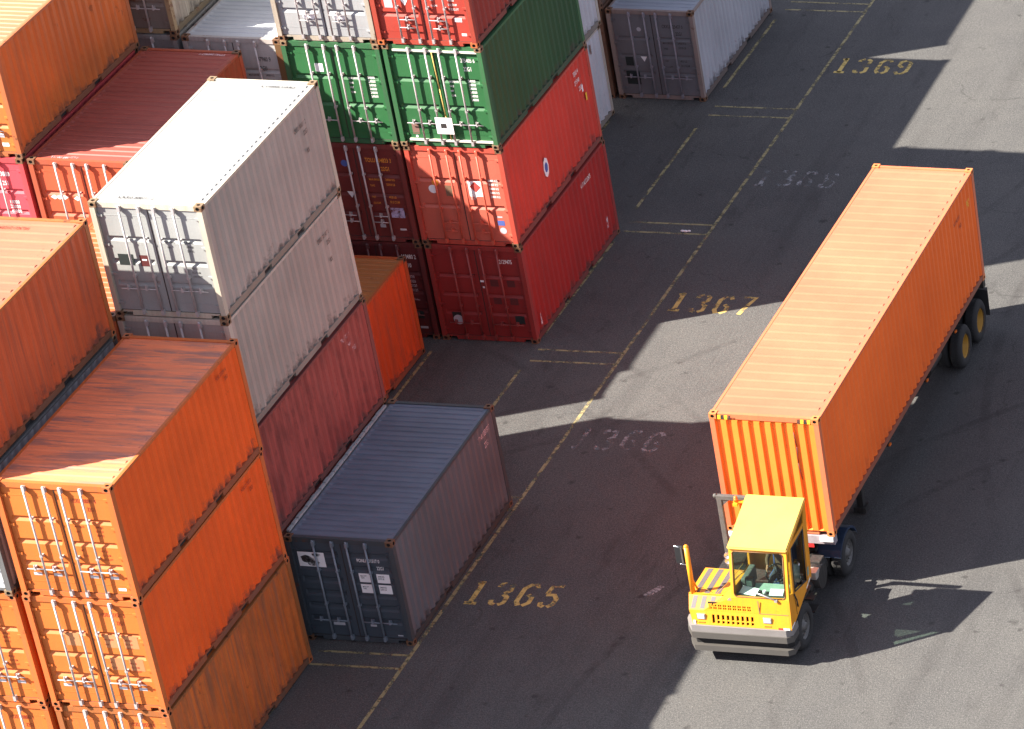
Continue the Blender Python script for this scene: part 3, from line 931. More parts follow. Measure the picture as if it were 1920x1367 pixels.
disc(P, 'R', .88, .42, .085, M['grey_sticker']); placard(P, 'R', .86, .62, .17, .13, M['blue_sticker']); placard(P, 'R', .84, .78, .15, .04, M['grey_sticker'])
side_text(P, [('TEXU 4', 0.0), ('27 5140', .0), ('22G1', .22)], M['white_ink'], 4.92, 2.18, .17)
b = MB(); b.poly([(HW-.012, 5.32, 1.62), (HW-.012, 5.40, 1.62), (HW-.012, 5.40, 1.80), (HW-.012, 5.32, 1.80)]); b.build('sticker', M['sticker'], P['sideR'], recalc=False)
b = MB(); b.poly([(HW-.012, 5.48, 1.32), (HW-.012, 5.56, 1.32), (HW-.012, 5.56, 1.52), (HW-.012, 5.48, 1.52)]); b.build('sticker', M['yellow_mark'], P['sideR'], recalc=False)
b = MB(); b.poly([(HW-.012, 2.40 + .16*math.cos(a*.7854), .98 + .26*math.sin(a*.7854)) for a in range(8)]); b.build('logo', M['sticker'], P['sideR'], recalc=False)
b = MB(); b.poly([(HW-.009, 2.40 + .10*math.cos(a*.7854), .98 + .13*math.sin(a*.7854)) for a in range(8)]); b.build('logo', M['blue_sticker'], P['sideR'], recalc=False)
GR = (0.026, 0.125, 0.042)
GRB = paint('pale_bar_paint', (0.62, 0.60, 0.52), rust=.1, streak=.2, dirt=.1, seed=77)
P = container('green container numbered 275405 6, with white notice on its doors', gx-.05, gy-.02, 2*H, (0.020, 0.085, 0.034), door=GR, frame=(0.035, 0.13, 0.05), cast=wcast, group=GST, var='two', wear=dict(rust=.10, streak=.3, dirt=.1), handles=.62)
number(P, [('275405 6', 0.0), ('22G1', 0.04)], M['white_ink'], x=.64, z=2.18, size=.15)
t = Letters(); t.add('MAX.GROSS\n\nTARE\n\nNET\n\nCUBE', .062, on_front(.26, 1.66, DY-.004), .72, .02)
for r in range(6): t.add('24000', .088, on_front(.74, 1.68 - r*.095, DY-.004), .8, .02)
t.build(M['white_ink'], P['doorR'])
placard(P, 'L', -.02, .58, .42, .42, M['sticker'], y=-.026); placard(P, 'L', -.04, .58, .14, .12, M['black_ink'], y=-.030)
placard(P, 'L', -.80, .44, .17, .28, M['brown_patch']); disc(P, 'L', -.80, .24, .03, M['sticker'])
for zz in (H-.165, .145):
    b = MB(); b.box(-HW+.24, HW-.12, .022, .070, zz, zz+.045); b.build('security_bar', GRB, P['root'])
b = MB(); b.path([(-.02, .03, H-.16), (.01, .035, 1.5), (.03, .035, .8), (.06, .03, .2)], .014, 6); b.build('tie_rope', simple('yellow_rope', (0.62, 0.44, 0.13), .8), P['root'])
side_text(P, [('I', 0.0)], M['white_ink'], 4.5, 2.0, .30)
P = container('red container at the top edge, on the green one numbered 275405 6', gx-.10, gy-.02, 3*H, (0.24, 0.035, 0.028), door=(0.36, 0.045, 0.030), frame=(0.34, 0.05, 0.03), cast=orc, group=GST, wear=dict(rust=.12, streak=.35), handles=.66, hx=(0.0, -.20))
placard(P, 'R', .84, .66, .18, .10, M['sticker']); placard(P, 'R', .93, .30, .13, .07, M['sticker']); placard(P, 'L', -.80, 1.02, .2, .22, M['grey_sticker']); tri(P, 'L', -.40, 1.05, .09, M['sticker'])
weights(P, M['white_ink'], zs=(1.70, 1.12), size=.075)

# slot 1367, second column: dark maroon, maroon, green, grey
hx_ = -4.60
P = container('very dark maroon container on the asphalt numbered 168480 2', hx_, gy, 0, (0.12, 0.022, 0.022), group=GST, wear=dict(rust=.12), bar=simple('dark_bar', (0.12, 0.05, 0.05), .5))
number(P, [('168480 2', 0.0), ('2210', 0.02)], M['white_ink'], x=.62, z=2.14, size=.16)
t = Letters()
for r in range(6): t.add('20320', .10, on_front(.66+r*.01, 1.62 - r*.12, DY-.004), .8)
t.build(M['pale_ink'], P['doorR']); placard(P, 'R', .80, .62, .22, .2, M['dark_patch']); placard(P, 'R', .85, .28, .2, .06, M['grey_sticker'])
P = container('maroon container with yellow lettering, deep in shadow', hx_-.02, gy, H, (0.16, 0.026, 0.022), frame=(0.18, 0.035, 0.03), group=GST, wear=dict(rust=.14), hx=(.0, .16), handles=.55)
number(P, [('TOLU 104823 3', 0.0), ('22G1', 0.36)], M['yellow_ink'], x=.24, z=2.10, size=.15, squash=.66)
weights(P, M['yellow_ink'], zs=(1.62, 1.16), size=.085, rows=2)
disc(P, 'L', -.30, 2.04, .085, M['blue_sticker']); tri(P, 'L', -.28, 1.22, .10, M['sticker'])
placard(P, 'R', .80, .78, .34, .26, flat('scuffed_label', (0.45, 0.38, 0.55), wear=.6)); placard(P, 'R', .36, .42, .14, .09, M['grey_sticker']); placard(P, 'R', .86, .34, .16, .045, M['sticker'])
P = container('green container crossed by a diagonal shadow, white square on its left door', hx_-.03, gy-.02, 2*H, (0.020, 0.085, 0.034), door=GR, frame=(0.035, 0.12, 0.05), cast=wcast, group=GST, var='two', wear=dict(rust=.10, streak=.3, dirt=.1), handles=.62)
placard(P, 'L', -.40, 1.92, .20, .21, M['sticker'])
t = Letters(); t.add('MAX.GROSS\n\nTARE\n\nNET\n\nCUBE', .062, on_front(.28, 1.66, DY-.004), .72, .02)
for r in range(6): t.add('24000', .088, on_front(.76, 1.68 - r*.095, DY-.004), .8, .02)
t.build(M['white_ink'], P['doorR'])
P = container('light grey container at the top edge, beside a red one', hx_-.05, gy, 3*H, (0.40, 0.40, 0.41), door=(0.31, 0.315, 0.325), frame=(0.36, 0.31, 0.25), cast=M['rusty'], group=GST, wear=dict(rust=.16, streak=.2), handles=.70, hx=(.0, -.16))
for s, xs in (('L', (-.44, -.30)), ('R', (.30, .44))):
    for x in xs: disc(P, s, x, .62, .085, M['sticker'])
placard(P, 'R', .38, 1.22, .26, .30, M['sticker']); placard(P, 'L', -.86, 1.12, .16, .16, M['brown_patch'])

# slot 1367, third and fourth column
for k in range(2):
    container(('grey', 'dull blue')[k] + ' container hidden under the grey roofed one, ' + ('bottom', 'second')[k] + ' level', -7.10, gy, k*H, ((0.35, 0.36, 0.37), (0.10, 0.13, 0.20))[k], group=GST, detail=False)
P = container('pale grey container with shaded flat roof, left of the green ones', -7.10, gy+.02, 2*H, (0.26, 0.23, 0.22), roof=(0.46, 0.48, 0.51), door=(0.42, 0.41, 0.40), frame=(0.40, 0.36, 0.34), group=GST, wear=dict(rust=.3), roofwear=dict(rust=.10, streak=.15, dirt=.15))
number(P, [('147960 9', 0.0), ('22G0', 0.02)], M['black_ink'], x=.50, z=2.0, size=.16); weights(P, M['black_ink'], zs=(1.62,), size=.08)
b = MB(); b.box(-.02, .13, -.03, .14, .10, H-.1); b.build('rusty_post', paint('rust_post', (0.14, 0.075, 0.03), rust=.9, seed=66), P['root']).location = (HW-.10, 0, 0)
for k in range(3):
    container(('brown', 'grey', 'dark grey')[k] + ' container in the dark gap below the rusty one, ' + ('bottom', 'second', 'third')[k] + ' level', -9.66, gy, k*H, ((0.22, 0.09, 0.04), (0.30, 0.30, 0.30), (0.24, 0.235, 0.23))[k], group=GST, detail=(k == 2), wear=dict(rust=.5, dirt=.4))
P = container('grimy beige container with rusty corners at the top edge, behind the orange one', -9.64, gy+.02, 3*H, (0.40, 0.35, 0.28), door=(0.20, 0.17, 0.15), frame=(0.34, 0.25, 0.14), group=GST, wear=dict(rust=.55, streak=.8, dirt=.45))

# slot 1368 and 1369
for k in range(3):
    P = container(('white container on the asphalt, just behind the red stack', 'white container on another white one, behind the green stack', 'white container above the top edge, highest behind the green stack')[k], -4.60+.02*k, 20.36, k*H, (0.55, 0.56, 0.60), frame=(0.50, 0.44, 0.38), cast=wcast, group=GST, wear=dict(rust=.10, streak=.2))
    b = MB(); b.poly([(HW-.012, 5.15, 2.10), (HW-.012, 5.24, 2.10), (HW-.012, 5.24, 2.36), (HW-.012, 5.15, 2.36)]); b.build('sticker', M['yellow_mark'] if k else M['brown_patch'], P['sideR'], recalc=False)
P = container('grey container with dull violet doors, farthest along the yellow line', -2.34, 27.32, 0, (0.38, 0.39, 0.43), roof=(0.31, 0.34, 0.40), door=(0.155, 0.152, 0.165), frame=(0.26, 0.20, 0.18), group='containers standing singly', wear=dict(rust=.14, streak=.25), bar=simple('violet_grey_bar', (0.24, 0.22, 0.25), .5))
number(P, [('CRXU 225437 0', 0.0), ('22G1', 0.36)], M['black_ink'], x=.28, z=2.08, size=.14)
weights(P, M['black_ink'], zs=(1.62, 1.10), size=.085, rows=2)
placard(P, 'L', -.78, 1.08, .22, .26, M['dark_patch']); placard(P, 'L', -.74, .60, .38, .38, M['dark_patch']); tri(P, 'L', -.36, 1.16, .09, M['sticker']); disc(P, 'L', -.38, 2.02, .06, M['grey_sticker']); placard(P, 'R', .90, .30, .13, .08, M['pale_ink'])
for k in range(3):
    container(('brown', 'dark brown', 'rust brown')[k] + ' container left of the grey one, behind the white stack, ' + ('bottom', 'middle', 'top')[k], -4.92, 27.34, k*H, ((0.16, 0.085, 0.055), (0.13, 0.07, 0.045), (0.20, 0.08, 0.04))[k], group=GST, detail=False, wear=dict(rust=.4))
# ------------------------------------------------------------------ terminal tractor
from mathutils.geometry import tessellate_polygon
YEL = (0.76, 0.305, 0.020)
M['yellow'] = paint('yellow_cab_paint', YEL, rust=.10, streak=.22, dirt=.16, rough=.38, seed=3, bump=.04)
M['yellow_roof'] = paint('yellow_roof_paint', (0.64, 0.39, 0.085), rust=.06, streak=.14, dirt=.14, rough=.5, seed=8, bump=.03)
M['grey_stripe'] = paint('grey_antislip_stripe', (0.115, 0.10, 0.105), rust=.03, streak=.1, dirt=.2, seed=9)
M['bumper'] = paint('scuffed_bumper_steel', (0.078, 0.072, 0.066), rust=.16, streak=.25, dirt=.35, seed=12, along='x')
M['bumper_cap'] = paint('worn_lit_bumper_cap', (0.20, 0.185, 0.18), rust=.12, streak=.35, dirt=.35, seed=15, along='x')  # lighter than the beam: worn edge with its sunlit highlight painted in
M['grime'] = paint('grimy_black_steel', (0.024, 0.022, 0.021), rust=.2, streak=.2, dirt=.5, seed=13, dirtcol=(0.09, 0.08, 0.07))
M['alu'] = simple('aluminium', (0.50, 0.48, 0.45), .35, .5)
M['orange_lens'] = simple('orange_lens', (0.75, 0.16, 0.02), .25)
M['red_lens'] = simple('red_reflector', (0.55, 0.03, 0.03), .3)
M['white_refl'] = simple('white_reflector', (0.80, 0.79, 0.78), .3)
M['lamp_glass'] = simple('headlamp_lens', (0.66, 0.68, 0.74), .12, .3)
M['mint'] = simple('mint_dashboard', (0.20, 0.29, 0.245), .6)
M['paper'] = flat('paper', (0.80, 0.81, 0.84))
M['glass'] = glass('window_glass')
M['tinted'] = glass('tinted_side_glass', (0.30, 0.36, 0.33))
M['seat'] = simple('blue_seat_fabric', (0.05, 0.10, 0.30), .8)
M['wheel_yellow'] = paint('yellow_rim', (0.42, 0.22, 0.025), rust=.1, streak=.1, dirt=.2, seed=14)
M['hub'] = simple('grey_rim', (0.11, 0.105, 0.10), .5, .2)

def plate(b, outer, holes, fn, th):
    """flat plate with holes; fn(u, v, d) -> xyz with d = 0 front, 1 back"""
    loops = [outer] + holes
    vec = [[Vector((p[0], p[1], 0)) for p in l] for l in loops]
    tr = tessellate_polygon(vec)
    pts = [p for l in loops for p in l]
    n = len(b.v)
    b.v += [tuple(fn(p[0], p[1], 0.0)) for p in pts] + [tuple(fn(p[0], p[1], th)) for p in pts]
    k = len(pts)
    for t in tr:
        b.face([n+i for i in t]); b.face([n+k+i for i in reversed(t)])
    s = 0
    for l in loops:
        for i in range(len(l)):
            j = (i+1) % len(l)
            b.face([n+s+i, n+s+j, n+k+s+j, n+k+s+i])
        s += len(l)

def rrect(x0, x1, z0, z1, r=0.05, n=3):
    out = []
    for cx, cz, a0 in ((x1-r, z0+r, -90), (x1-r, z1-r, 0), (x0+r, z1-r, 90), (x0+r, z0+r, 180)):
        for i in range(n+1):
            a = R(a0 + 90*i/n); out.append((cx + r*math.cos(a), cz + r*math.sin(a)))
    return out

T = empty('terminal_tractor', (7.45, 0.0, 0.0), -0.015, 'yellow terminal tractor with grey bumper hauling the orange trailer load', 'tractor')

def tyre_mesh():
    b = MB()
    b.lathe([(.29, .02), (.31, -.005), (.40, -.012), (.46, .0), (.50, .03), (.515, .06), (.515, .22), (.50, .25), (.46, .28), (.40, .292), (.31, .285), (.29, .26), (.29, .02)], 36, 'x')
    b.sm = False
    for i in range(36):          # tread blocks
        a = 2*math.pi*(i+.5)/36
        c, s = math.cos(a), math.sin(a)
        for xa, xb in ((.055, .125), (.155, .225)):
            q = []
            for r in (.512, .522):
                for da in (-.055, .055):
                    q += [(x, r*math.cos(a+da), r*math.sin(a+da)) for x in (xa, xb)]
            n = len(b.v); b.v += q
            for f in ((0,1,3,2), (4,6,7,5), (0,4,5,1), (2,3,7,6), (0,2,6,4), (1,5,7,3)): b.face([n+i_ for i_ in f])
    return b.mesh('tyre', M['rubber'])
def rim_mesh(deep, nuts=True):
    """wheel disc seen from the outside (outside at small x)"""
    b = MB()
    d = deep
    b.lathe([(.295, .0), (.302, .012), (.285, .03), (.27, .05), (.255, d), (.17, d+.01), (.15, d-.02 if d > .08 else d), (.10, d-.03), (.085, d-.07), (.03, d-.075), (.0, d-.075)], 30, 'x')
    if nuts:
        for i in range(10):
            a = 2*math.pi*i/10
            y, z = .195*math.cos(a), .195*math.sin(a)
            b.tube((d+.02, y, z), (d-.03, y, z), .017, 6)
    return b.mesh('rim', M['hub'])
TY, RIM, RIMY = tyre_mesh(), rim_mesh(.07), rim_mesh(.17)
def wheel(parent, x, y, side, z=.52, rim=None, mat=None, dual=False):
    """side +1: outer face at +x"""
    w = bpy.data.objects.new('wheel', None); C.objects.link(w); w.parent = parent; w.location = (x, y, z); w.empty_display_size = .2
    for k in range(2 if dual else 1):
        t = link('tyre', TY, w); t.scale = (-side, 1, 1); t.location = (-side*.33*k, 0, 0)
    r = link('rim', rim or RIM, w, mat); r.scale = (-side, 1, 1)
    return w

# chassis
b = MB()
for x in (-.43, .43):
    b.box(x-.04, x+.04, .35, 5.1, .58, .86)
for y in (.45, 1.6, 2.6, 3.3, 4.7, 5.05):
    b.box(-.43, .43, y-.05, y+.05, .62, .82)
b.box(-.62, .62, 3.35, 4.55, .86, .95)
b.build('chassis_frame', M['grime'], T)
b = MB(); b.lathe([(.0, 1.16), (.44, 1.15), (.47, 1.10), (.44, 1.06), (.0, 1.06)], 24, 'z', (0, 3.95, 0)); b.box(-.35, .35, 3.7, 4.2, .95, 1.07)
b.build('fifth_wheel', M['grime'], T)
for s, yy in ((1, .93), (-1, .93)):
    wheel(T, 1.13 if s > 0 else -1.08, yy, s)
for s in (1, -1):
    wheel(T, s*1.15, 3.98, s, dual=True)
b = MB(); b.tube((-1.0, .93, .52), (1.0, .93, .52), .07); b.tube((-1.0, 3.98, .52), (1.0, 3.98, .52), .10); b.ball((0, 3.98, .54), .22)
b.build('axles', M['grime'], T)
b = MB(); b.box(-1.08, -.60, 1.55, 3.25, .42, 1.22, .05); b.build('fuel_tank_or_sun_block', M['grime'], T)  # unseen box added to stop sun passing under the tractor
b = MB(); b.box(-.38, .38, .35, 3.1, .50, 1.10); b.build('engine_block', M['grime'], T)
# tanks and batteries behind the cab on the open side
b = MB(); b.tube((.62, 2.42, .86), (1.08, 2.42, .86), .27, 20); b.build('air_tank', M['grime'], T)
b = MB(); b.tube((.70, 1.95, .74), (.70, 3.15, .74), .24, 18); b.build('fuel_tank_or_sun_block', M['grime'], T)
b = MB(); b.box(.72, 1.07, 2.05, 2.30, .98, 1.16, .02); b.build('battery_box', M['alu'], T)
b = MB(); b.box(.75, 1.02, 2.50, 2.80, 1.06, 1.16, .02); b.build('battery_box', M['grime'], T)
b = MB()
for i in range(4): b.path([(.55+.05*i, 1.9, 1.15), (.5+.06*i, 2.3, 1.32-.03*i), (.4+.05*i, 2.75, 1.2), (.3, 3.2, 1.35)], .016, 6)
b.build('air_hoses', M['black'], T)
b = MB(); b.box(.85, 1.10, 1.62, 1.90, .42, .46); b.box(.85, 1.10, 1.62, 1.90, .72, .76); b.box(.83, .86, 1.60, 1.92, .40, .95); b.build('step', M['grime'], T)
for s in (1, -1):
    b = MB()
    n = 9; prof = []
    for i in range(n+1):
        a = R(20 + 140*i/n); prof.append((3.98 + .62*math.cos(a), .52 + .60*math.sin(a)))
    for i in range(n):
        x0, x1 = sorted((s*.62, s*1.16))
        p, q = prof[i], prof[i+1]
        b.quad((x0, p[0], p[1]), (x1, p[0], p[1]), (x1, q[0], q[1]), (x0, q[0], q[1]))
        b.quad((s*1.16, p[0], p[1]), (s*1.16, q[0], q[1]), (s*1.16, q[0], q[1]-.06), (s*1.16, p[0], p[1]-.06))
    b.build('mudguard', simple('dark_blue_mudguard', (0.025, 0.04, 0.075), .35), T)

# bumper
plan = [(-1.08, .0), (1.03, .0), (1.15, .10), (1.15, .45), (1.02, .45), (.98, .14), (-1.03, .14), (-1.16, .42), (-1.27, .42), (-1.25, .26)]
b = MB(); b.prism(plan, 'z', .645, .79)
b.build('bumper_beam', M['bumper'], T)
b = MB(); b.prism([(p[0]*.995, p[1]+.025) for p in plan], 'z', .792, .95); b.build('bumper_cap', M['bumper_cap'], T)
b = MB(); b.prism([(p[0]*.985, p[1]+.01) for p in plan], 'z', .33, .46); b.build('bumper_beam', M['bumper'], T)
b = MB(); b.prism([(p[0]*.96, p[1]+.12) for p in plan], 'z', .462, .643); b.build('bumper_gap_shade', M['dark'], T)  # dark strip painted as the shaded gap between the beams

# front panel with grille slots and louvres
def fp(u, v, d):       # u = x, v = z
    lean = .06 + (v-.95)*.16
    return (u, lean + d, v)
holes = []
for i in range(9):
    x = -.60 + i*.108
    if i in (0,): holes.append([(x, 1.00), (x+.055, 1.00), (x+.055, 1.20), (x, 1.20)])
    else:
        holes.append([(x, 1.00), (x+.055, 1.00), (x+.055, 1.065), (x, 1.065)]); holes.append([(x, 1.085), (x+.055, 1.085), (x+.055, 1.20), (x, 1.20)])
b = MB(); plate(b, [(-1.04, .955), (1.12, .955), (1.12, 1.28), (-1.10, 1.28)], holes, fp, .03); b.build('grille_panel', M['yellow'], T)
b = MB(); b.box(-.66, .44, .17, .19, .97, 1.24); b.build('grille_shade_backing', M['dark'], T)  # dark sheet painted as the shade behind the grille slots
def hp(u, v, d):
    y = .113 + (v-1.28)*.10
    return (u, y + d, v)
holes = []
for i in range(9):
    x = -.66 + i*.108
    for k in range(2):
        for q in range(2):
            holes.append([(x+k*.042, 1.325+q*.062), (x+k*.042+.032, 1.325+q*.062), (x+k*.042+.032, 1.325+q*.062+.048), (x+k*.042, 1.325+q*.062+.048)])
b = MB(); plate(b, [(-.78, 1.282), (1.13, 1.282), (1.13, 1.62), (-.12, 1.62), (-.40, 1.50)], holes, hp, .03); b.build('hood_panel', M['yellow'], T)
b = MB(); b.box(-.68, .40, .17, .18, 1.30, 1.47); b.build('louvre_backing', M['dark'], T)
for x in (-.84, .63):
    o = MB(); o.box(x-.095, x+.095, .065, .11, 1.08, 1.215, .012); hl = o.build('headlight', M['chrome'], T)
    o = MB(); o.box(x-.078, x+.078, .058, .07, 1.095, 1.20, .005); o.build('lens', M['lamp_glass'], hl)
    o = MB(); o.box(x-.08, x+.08, .062, .09, .985, 1.025, .008); o.build('turn_lamp', M['orange_lens'], T)
b = MB(); b.box(.86, .97, .053, .060, .958, .995); b.build('reflector', M['red_lens'], T)
b = MB(); b.box(.972, 1.115, .053, .060, .958, .995); b.build('reflector', M['white_refl'], T)
b = MB(); b.box(-1.02, -.97, .053, .060, .96, 1.06); b.build('reflector', M['white_refl'], T)
b = MB(); b.poly([(-.23, .140, 1.555), (-.13, .140, 1.555), (-.14, .146, 1.62), (-.18, .146, 1.615)]); b.build('emblem', simple('emblem', (0.35, 0.20, 0.19), .4), T, recalc=False)

# engine deck with hazard stripes
b = MB()
def q(*p): b.poly(p)
q((-1.10, .113, 1.282), (-.78, .113, 1.282), (-.40, .37, 1.50), (-1.16, .37, 1.50))           # slope in front
q((-.78, .113, 1.282), (-.40, .14, 1.50), (-.40, .37, 1.50))
q((-1.16, .37, 1.50), (-.40, .37, 1.50), (-.40, 1.45, 1.50), (-1.16, 1.45, 1.50))              # deck
q((-.40, .14, 1.50), (-.12, .147, 1.62), (-.12, .95, 1.76), (-.40, .80, 1.50))                # fairing up to the cab
q((-.40, .80, 1.50), (-.12, .95, 1.76), (-.12, 1.45, 1.76), (-.12, 1.45, 1.50), (-.40, 1.45, 1.50))
q((-1.10, .113, 1.282), (-1.16, .37, 1.50), (-1.16, .37, .97), (-1.04, .065, .955))           # chamfered corner
q((-1.16, .37, 1.50), (-1.16, 1.45, 1.50), (-1.16, 1.45, 1.02), (-1.16, 1.35, 1.02), (-1.16, .48, 1.02), (-1.16, .37, .97))
q((-1.16, 1.45, 1.50), (-.12, 1.45, 1.50), (-.12, 1.45, 1.02), (-1.16, 1.45, 1.02))
b.build('engine_cover', M['yellow'], T, recalc=False)
for i in range(3):
    x = -1.08 + i*.235
    b = MB(); b.poly([(x, .44, 1.504), (x+.115, .44, 1.504), (x+.115, 1.42, 1.504), (x, 1.42, 1.504)]); b.build('hazard_stripe', M['grey_stripe'], T, recalc=False)
    def sl(u, v): return (u, .113 + .257*v - .003, 1.282 + .218*v + .004)
    x = -1.07 + i*.20
    v0 = .10 if i < 2 else .62
    b = MB(); b.poly([sl(x+.02*v0, v0), sl(x+.10+.02*v0, v0), sl(x+.12, .95), sl(x+.02, .95)]); b.build('hazard_stripe', M['grey_stripe'], T, recalc=False)
b = MB(); b.box(-1.16, -.42, .375, .405, 1.503, 1.530); b.build('deck_edge', M['yellow'], T)

# cab: side plates, pillars, roof
FB, FT, RT, RB = (.155, 1.70), (.385, 2.69), (1.80, 3.10), (1.52, 1.36)
outer = [(.115, 1.284), (.065, .955), (.28, .98), (1.52, 1.36), (1.80, 3.085), (.40, 2.69), (.147, 1.62)]
qw = [(.25, 1.72), (.42, 1.66), (.55, 2.62), (.44, 2.58)]
dw = [(.55, 1.62), (1.27, 1.46), (1.46, 2.62), (.69, 2.60)]
uw = [(.76, 2.70), (1.56, 2.72), (1.66, 2.97), (1.62, 2.97)]
b = MB(); plate(b, outer, [qw, dw, uw], lambda u, v, d: (1.15-d, u, v), .045); cabR = b.build('cab_side', M['yellow'], T)
b = MB(); plate(b, [(.147, 1.62), (.40, 2.69), (1.80, 3.085), (1.60, 1.50), (1.2, 1.50), (.95, 1.76)], [[(.36, 1.80), (1.30, 1.70), (1.45, 2.85), (.52, 2.62)]], lambda u, v, d: (-.12+d, u, v), .045); cabL = b.build('cab_side', M['yellow'], T)
b = MB(); b.poly([(-.10, .36, 1.80), (-.10, 1.30, 1.70), (-.10, 1.45, 2.85), (-.10, .52, 2.62)]); b.build('window_pane', M['glass'], cabL, recalc=False)
b = MB(); b.quad((1.135, qw[0][0], qw[0][1]), (1.135, qw[1][0], qw[1][1]), (1.135, qw[2][0], qw[2][1]), (1.135, qw[3][0], qw[3][1])); b.build('window_pane', M['glass'], cabR, recalc=False)
b = MB(); b.poly([(1.130, p[0], p[1]) for p in dw]); b.build('window_pane', M['tinted'], cabR, recalc=False)
b = MB(); b.poly([(1.135, p[0], p[1]) for p in uw]); b.build('window_pane', M['glass'], cabR, recalc=False)
b = MB()
for p, r_ in zip(dw, dw[1:]+dw[:1]): b.tube((1.145, *p), (1.145, *r_), .018, 6)
b.build('window_seal', M['black'], cabR)
b = MB(); b.path([(1.165, .45, 1.62), (1.185, .50, 1.45), (1.17, .56, 1.25)], .015, 6); b.build('grab_handle', M['black'], T)
b = MB(); b.box(1.15, 1.17, 1.00, 1.12, 1.52, 1.56, .006); b.build('door_latch', M['black'], T)
b = MB(); b.poly([(1.153, .08, .965), (1.153, .30, 1.00), (1.153, .30, 1.04), (1.153, .08, 1.01)]); b.build('reflector', M['white_refl'], T, recalc=False)
b = MB(); b.poly([(1.153, 1.20, 1.285), (1.153, 1.50, 1.38), (1.153, 1.50, 1.42), (1.153, 1.20, 1.32)]); b.build('reflector', M['white_refl'], T, recalc=False)
b = MB(); b.path([(1.152, .49, 1.10), (1.152, .50, 1.60), (1.152, .66, 2.62)], .006, 5); b.build('door_seam', M['grime'], T)
b = MB(); b.path([(1.152, 1.34, 1.34), (1.152, 1.50, 2.66)], .006, 5); b.build('door_seam', M['grime'], T)
b = MB(); b.poly([(1.153, 1.36, 1.50), (1.153, 1.46, 1.51), (1.153, 1.50, 1.70), (1.153, 1.38, 1.69)]); b.build('warning_label', M['mint'], T, recalc=False)
b = MB(); b.box(.46, .475, .108, .120, 1.29, 1.60); b.box(.46, 1.10, .108, .120, 1.285, 1.295); b.build('hood_seam', M['brown_patch'], T)
# front frame round the windscreen
def wf(u, v, d):
    t = (v-1.62)/1.07
    return (u, .147 + .243*t + d, v)
ws = rrect(-.05, 1.07, 1.66, 2.645, .06)
b = MB(); plate(b, [(-.12, 1.623), (1.15, 1.623), (1.15, 2.685), (-.12, 2.685)], [ws], wf, .045); wfo = b.build('windscreen_frame', M['yellow'], T)
b = MB(); b.poly([wf(p[0], p[1], .022) for p in rrect(-.055, 1.075, 1.655, 2.65, .06)]); b.build('windscreen', M['glass'], wfo, recalc=False)
b = MB()
rs = [wf(p[0], p[1], -.004) for p in ws]
for p, r_ in zip(rs, rs[1:]+rs[:1]): b.tube(p, r_, .012, 6)
b.build('windscreen_seal', simple('brown_seal', (0.16, 0.07, 0.02), .7), wfo)
b = MB(); b.tube(wf(.87, 1.64, -.03), wf(.40, 1.80, -.035), .016, 6); b.box(.84, .90, .10, .145, 1.60, 1.65); b.build('wiper', M['alu'], wfo)
# rear wall
b = MB(); plate(b, [(-.12, 1.50), (1.15, 1.36), (1.15, 3.08), (-.12, 3.08)], [rrect(.10, .93, 2.05, 2.85, .06)], lambda u, v, d: (u, 1.55 + (v-1.4)*.14 + d, v), .045); rw_ = b.build('cab_rear_wall', M['yellow'], T)
b = MB(); b.poly([(p[0], 1.575 + (p[1]-1.4)*.14, p[1]) for p in rrect(.09, .94, 2.04, 2.86, .06)]); b.build('window_pane', M['tinted'], rw_, recalc=False)
# roof
b = MB()
n0 = len(b.v)
bm = bmesh.new(); bmesh.ops.create_cube(bm, size=1.0)
for v in bm.verts:
    yy = .345 if v.co.y < 0 else 1.84
    zz = 2.695 + (yy-.37)*.29 + (.06 if v.co.z > 0 else 0)
    v.co = Vector((-.14 if v.co.x < 0 else 1.175, yy, zz))
bmesh.ops.bevel(bm, geom=list(bm.edges), offset=.02, segments=2, affect='EDGES')
b.addbm(bm); b.build('cab_roof', M['yellow_roof'], T)
b = MB(); b.box(-.10, 1.13, .16, 1.56, 1.12, 1.16); b.build('cab_floor', M['grime'], T)
# interior
b = MB(); b.box(-.05, 1.08, .20, .43, 1.55, 1.66, .02); b.build('dash_shelf', simple('dark_dash_top', (0.05, 0.05, 0.048), .8), T)
b = MB(); b.prism([(.44, 1.40), (.62, 1.40), (.62, 1.72), (.56, 1.78), (.44, 1.66)], 'x', .30, 1.06); b.build('dashboard', M['mint'], T)
b = MB(); b.box(-.06, .07, .62, 1.25, 1.45, 1.80, .03); b.build('side_console', simple('grey_console', (0.10, 0.115, 0.11), .6), T)
b = MB(); b.box(.10, .29, .46, .58, 1.66, 1.92, .02); o = b.build('terminal_screen', M['black'], T)
b = MB(); b.box(.135, .255, .450, .459, 1.74, 1.88); b.build('display', M['mint'], o)
for k, (x, y, w_, h_, a) in enumerate(((.22, .34, .40, .20, -.22), (.82, .35, .30, .16, .05))):
    b = MB(); c, s = math.cos(a), math.sin(a)
    b.poly([(x + u*c - v*s, y + u*s + v*c, 1.668 + .07*(v/h_+.5)) for u, v in ((-w_/2, -h_/2), (w_/2, -h_/2), (w_/2, h_/2), (-w_/2, h_/2))])
    b.build('paper_sheet', M['paper'], T, recalc=False)
b = MB(); b.tube((.56, .33, 1.66), (.56, .33, 1.74), .04, 10); b.build('cup', M['paper'], T)
b = MB()
c0 = Vector((.66, .86, 1.86)); nrm = Vector((0, -.55, .83)).normalized(); u_ = Vector((1, 0, 0)); v_ = nrm.cross(u_)
ring = [c0 + u_*.215*math.cos(2*math.pi*i/20) + v_*.215*math.sin(2*math.pi*i/20) for i in range(20)]
for p, r_ in zip(ring, ring[1:]+ring[:1]): b.tube(p, r_, .017, 6)
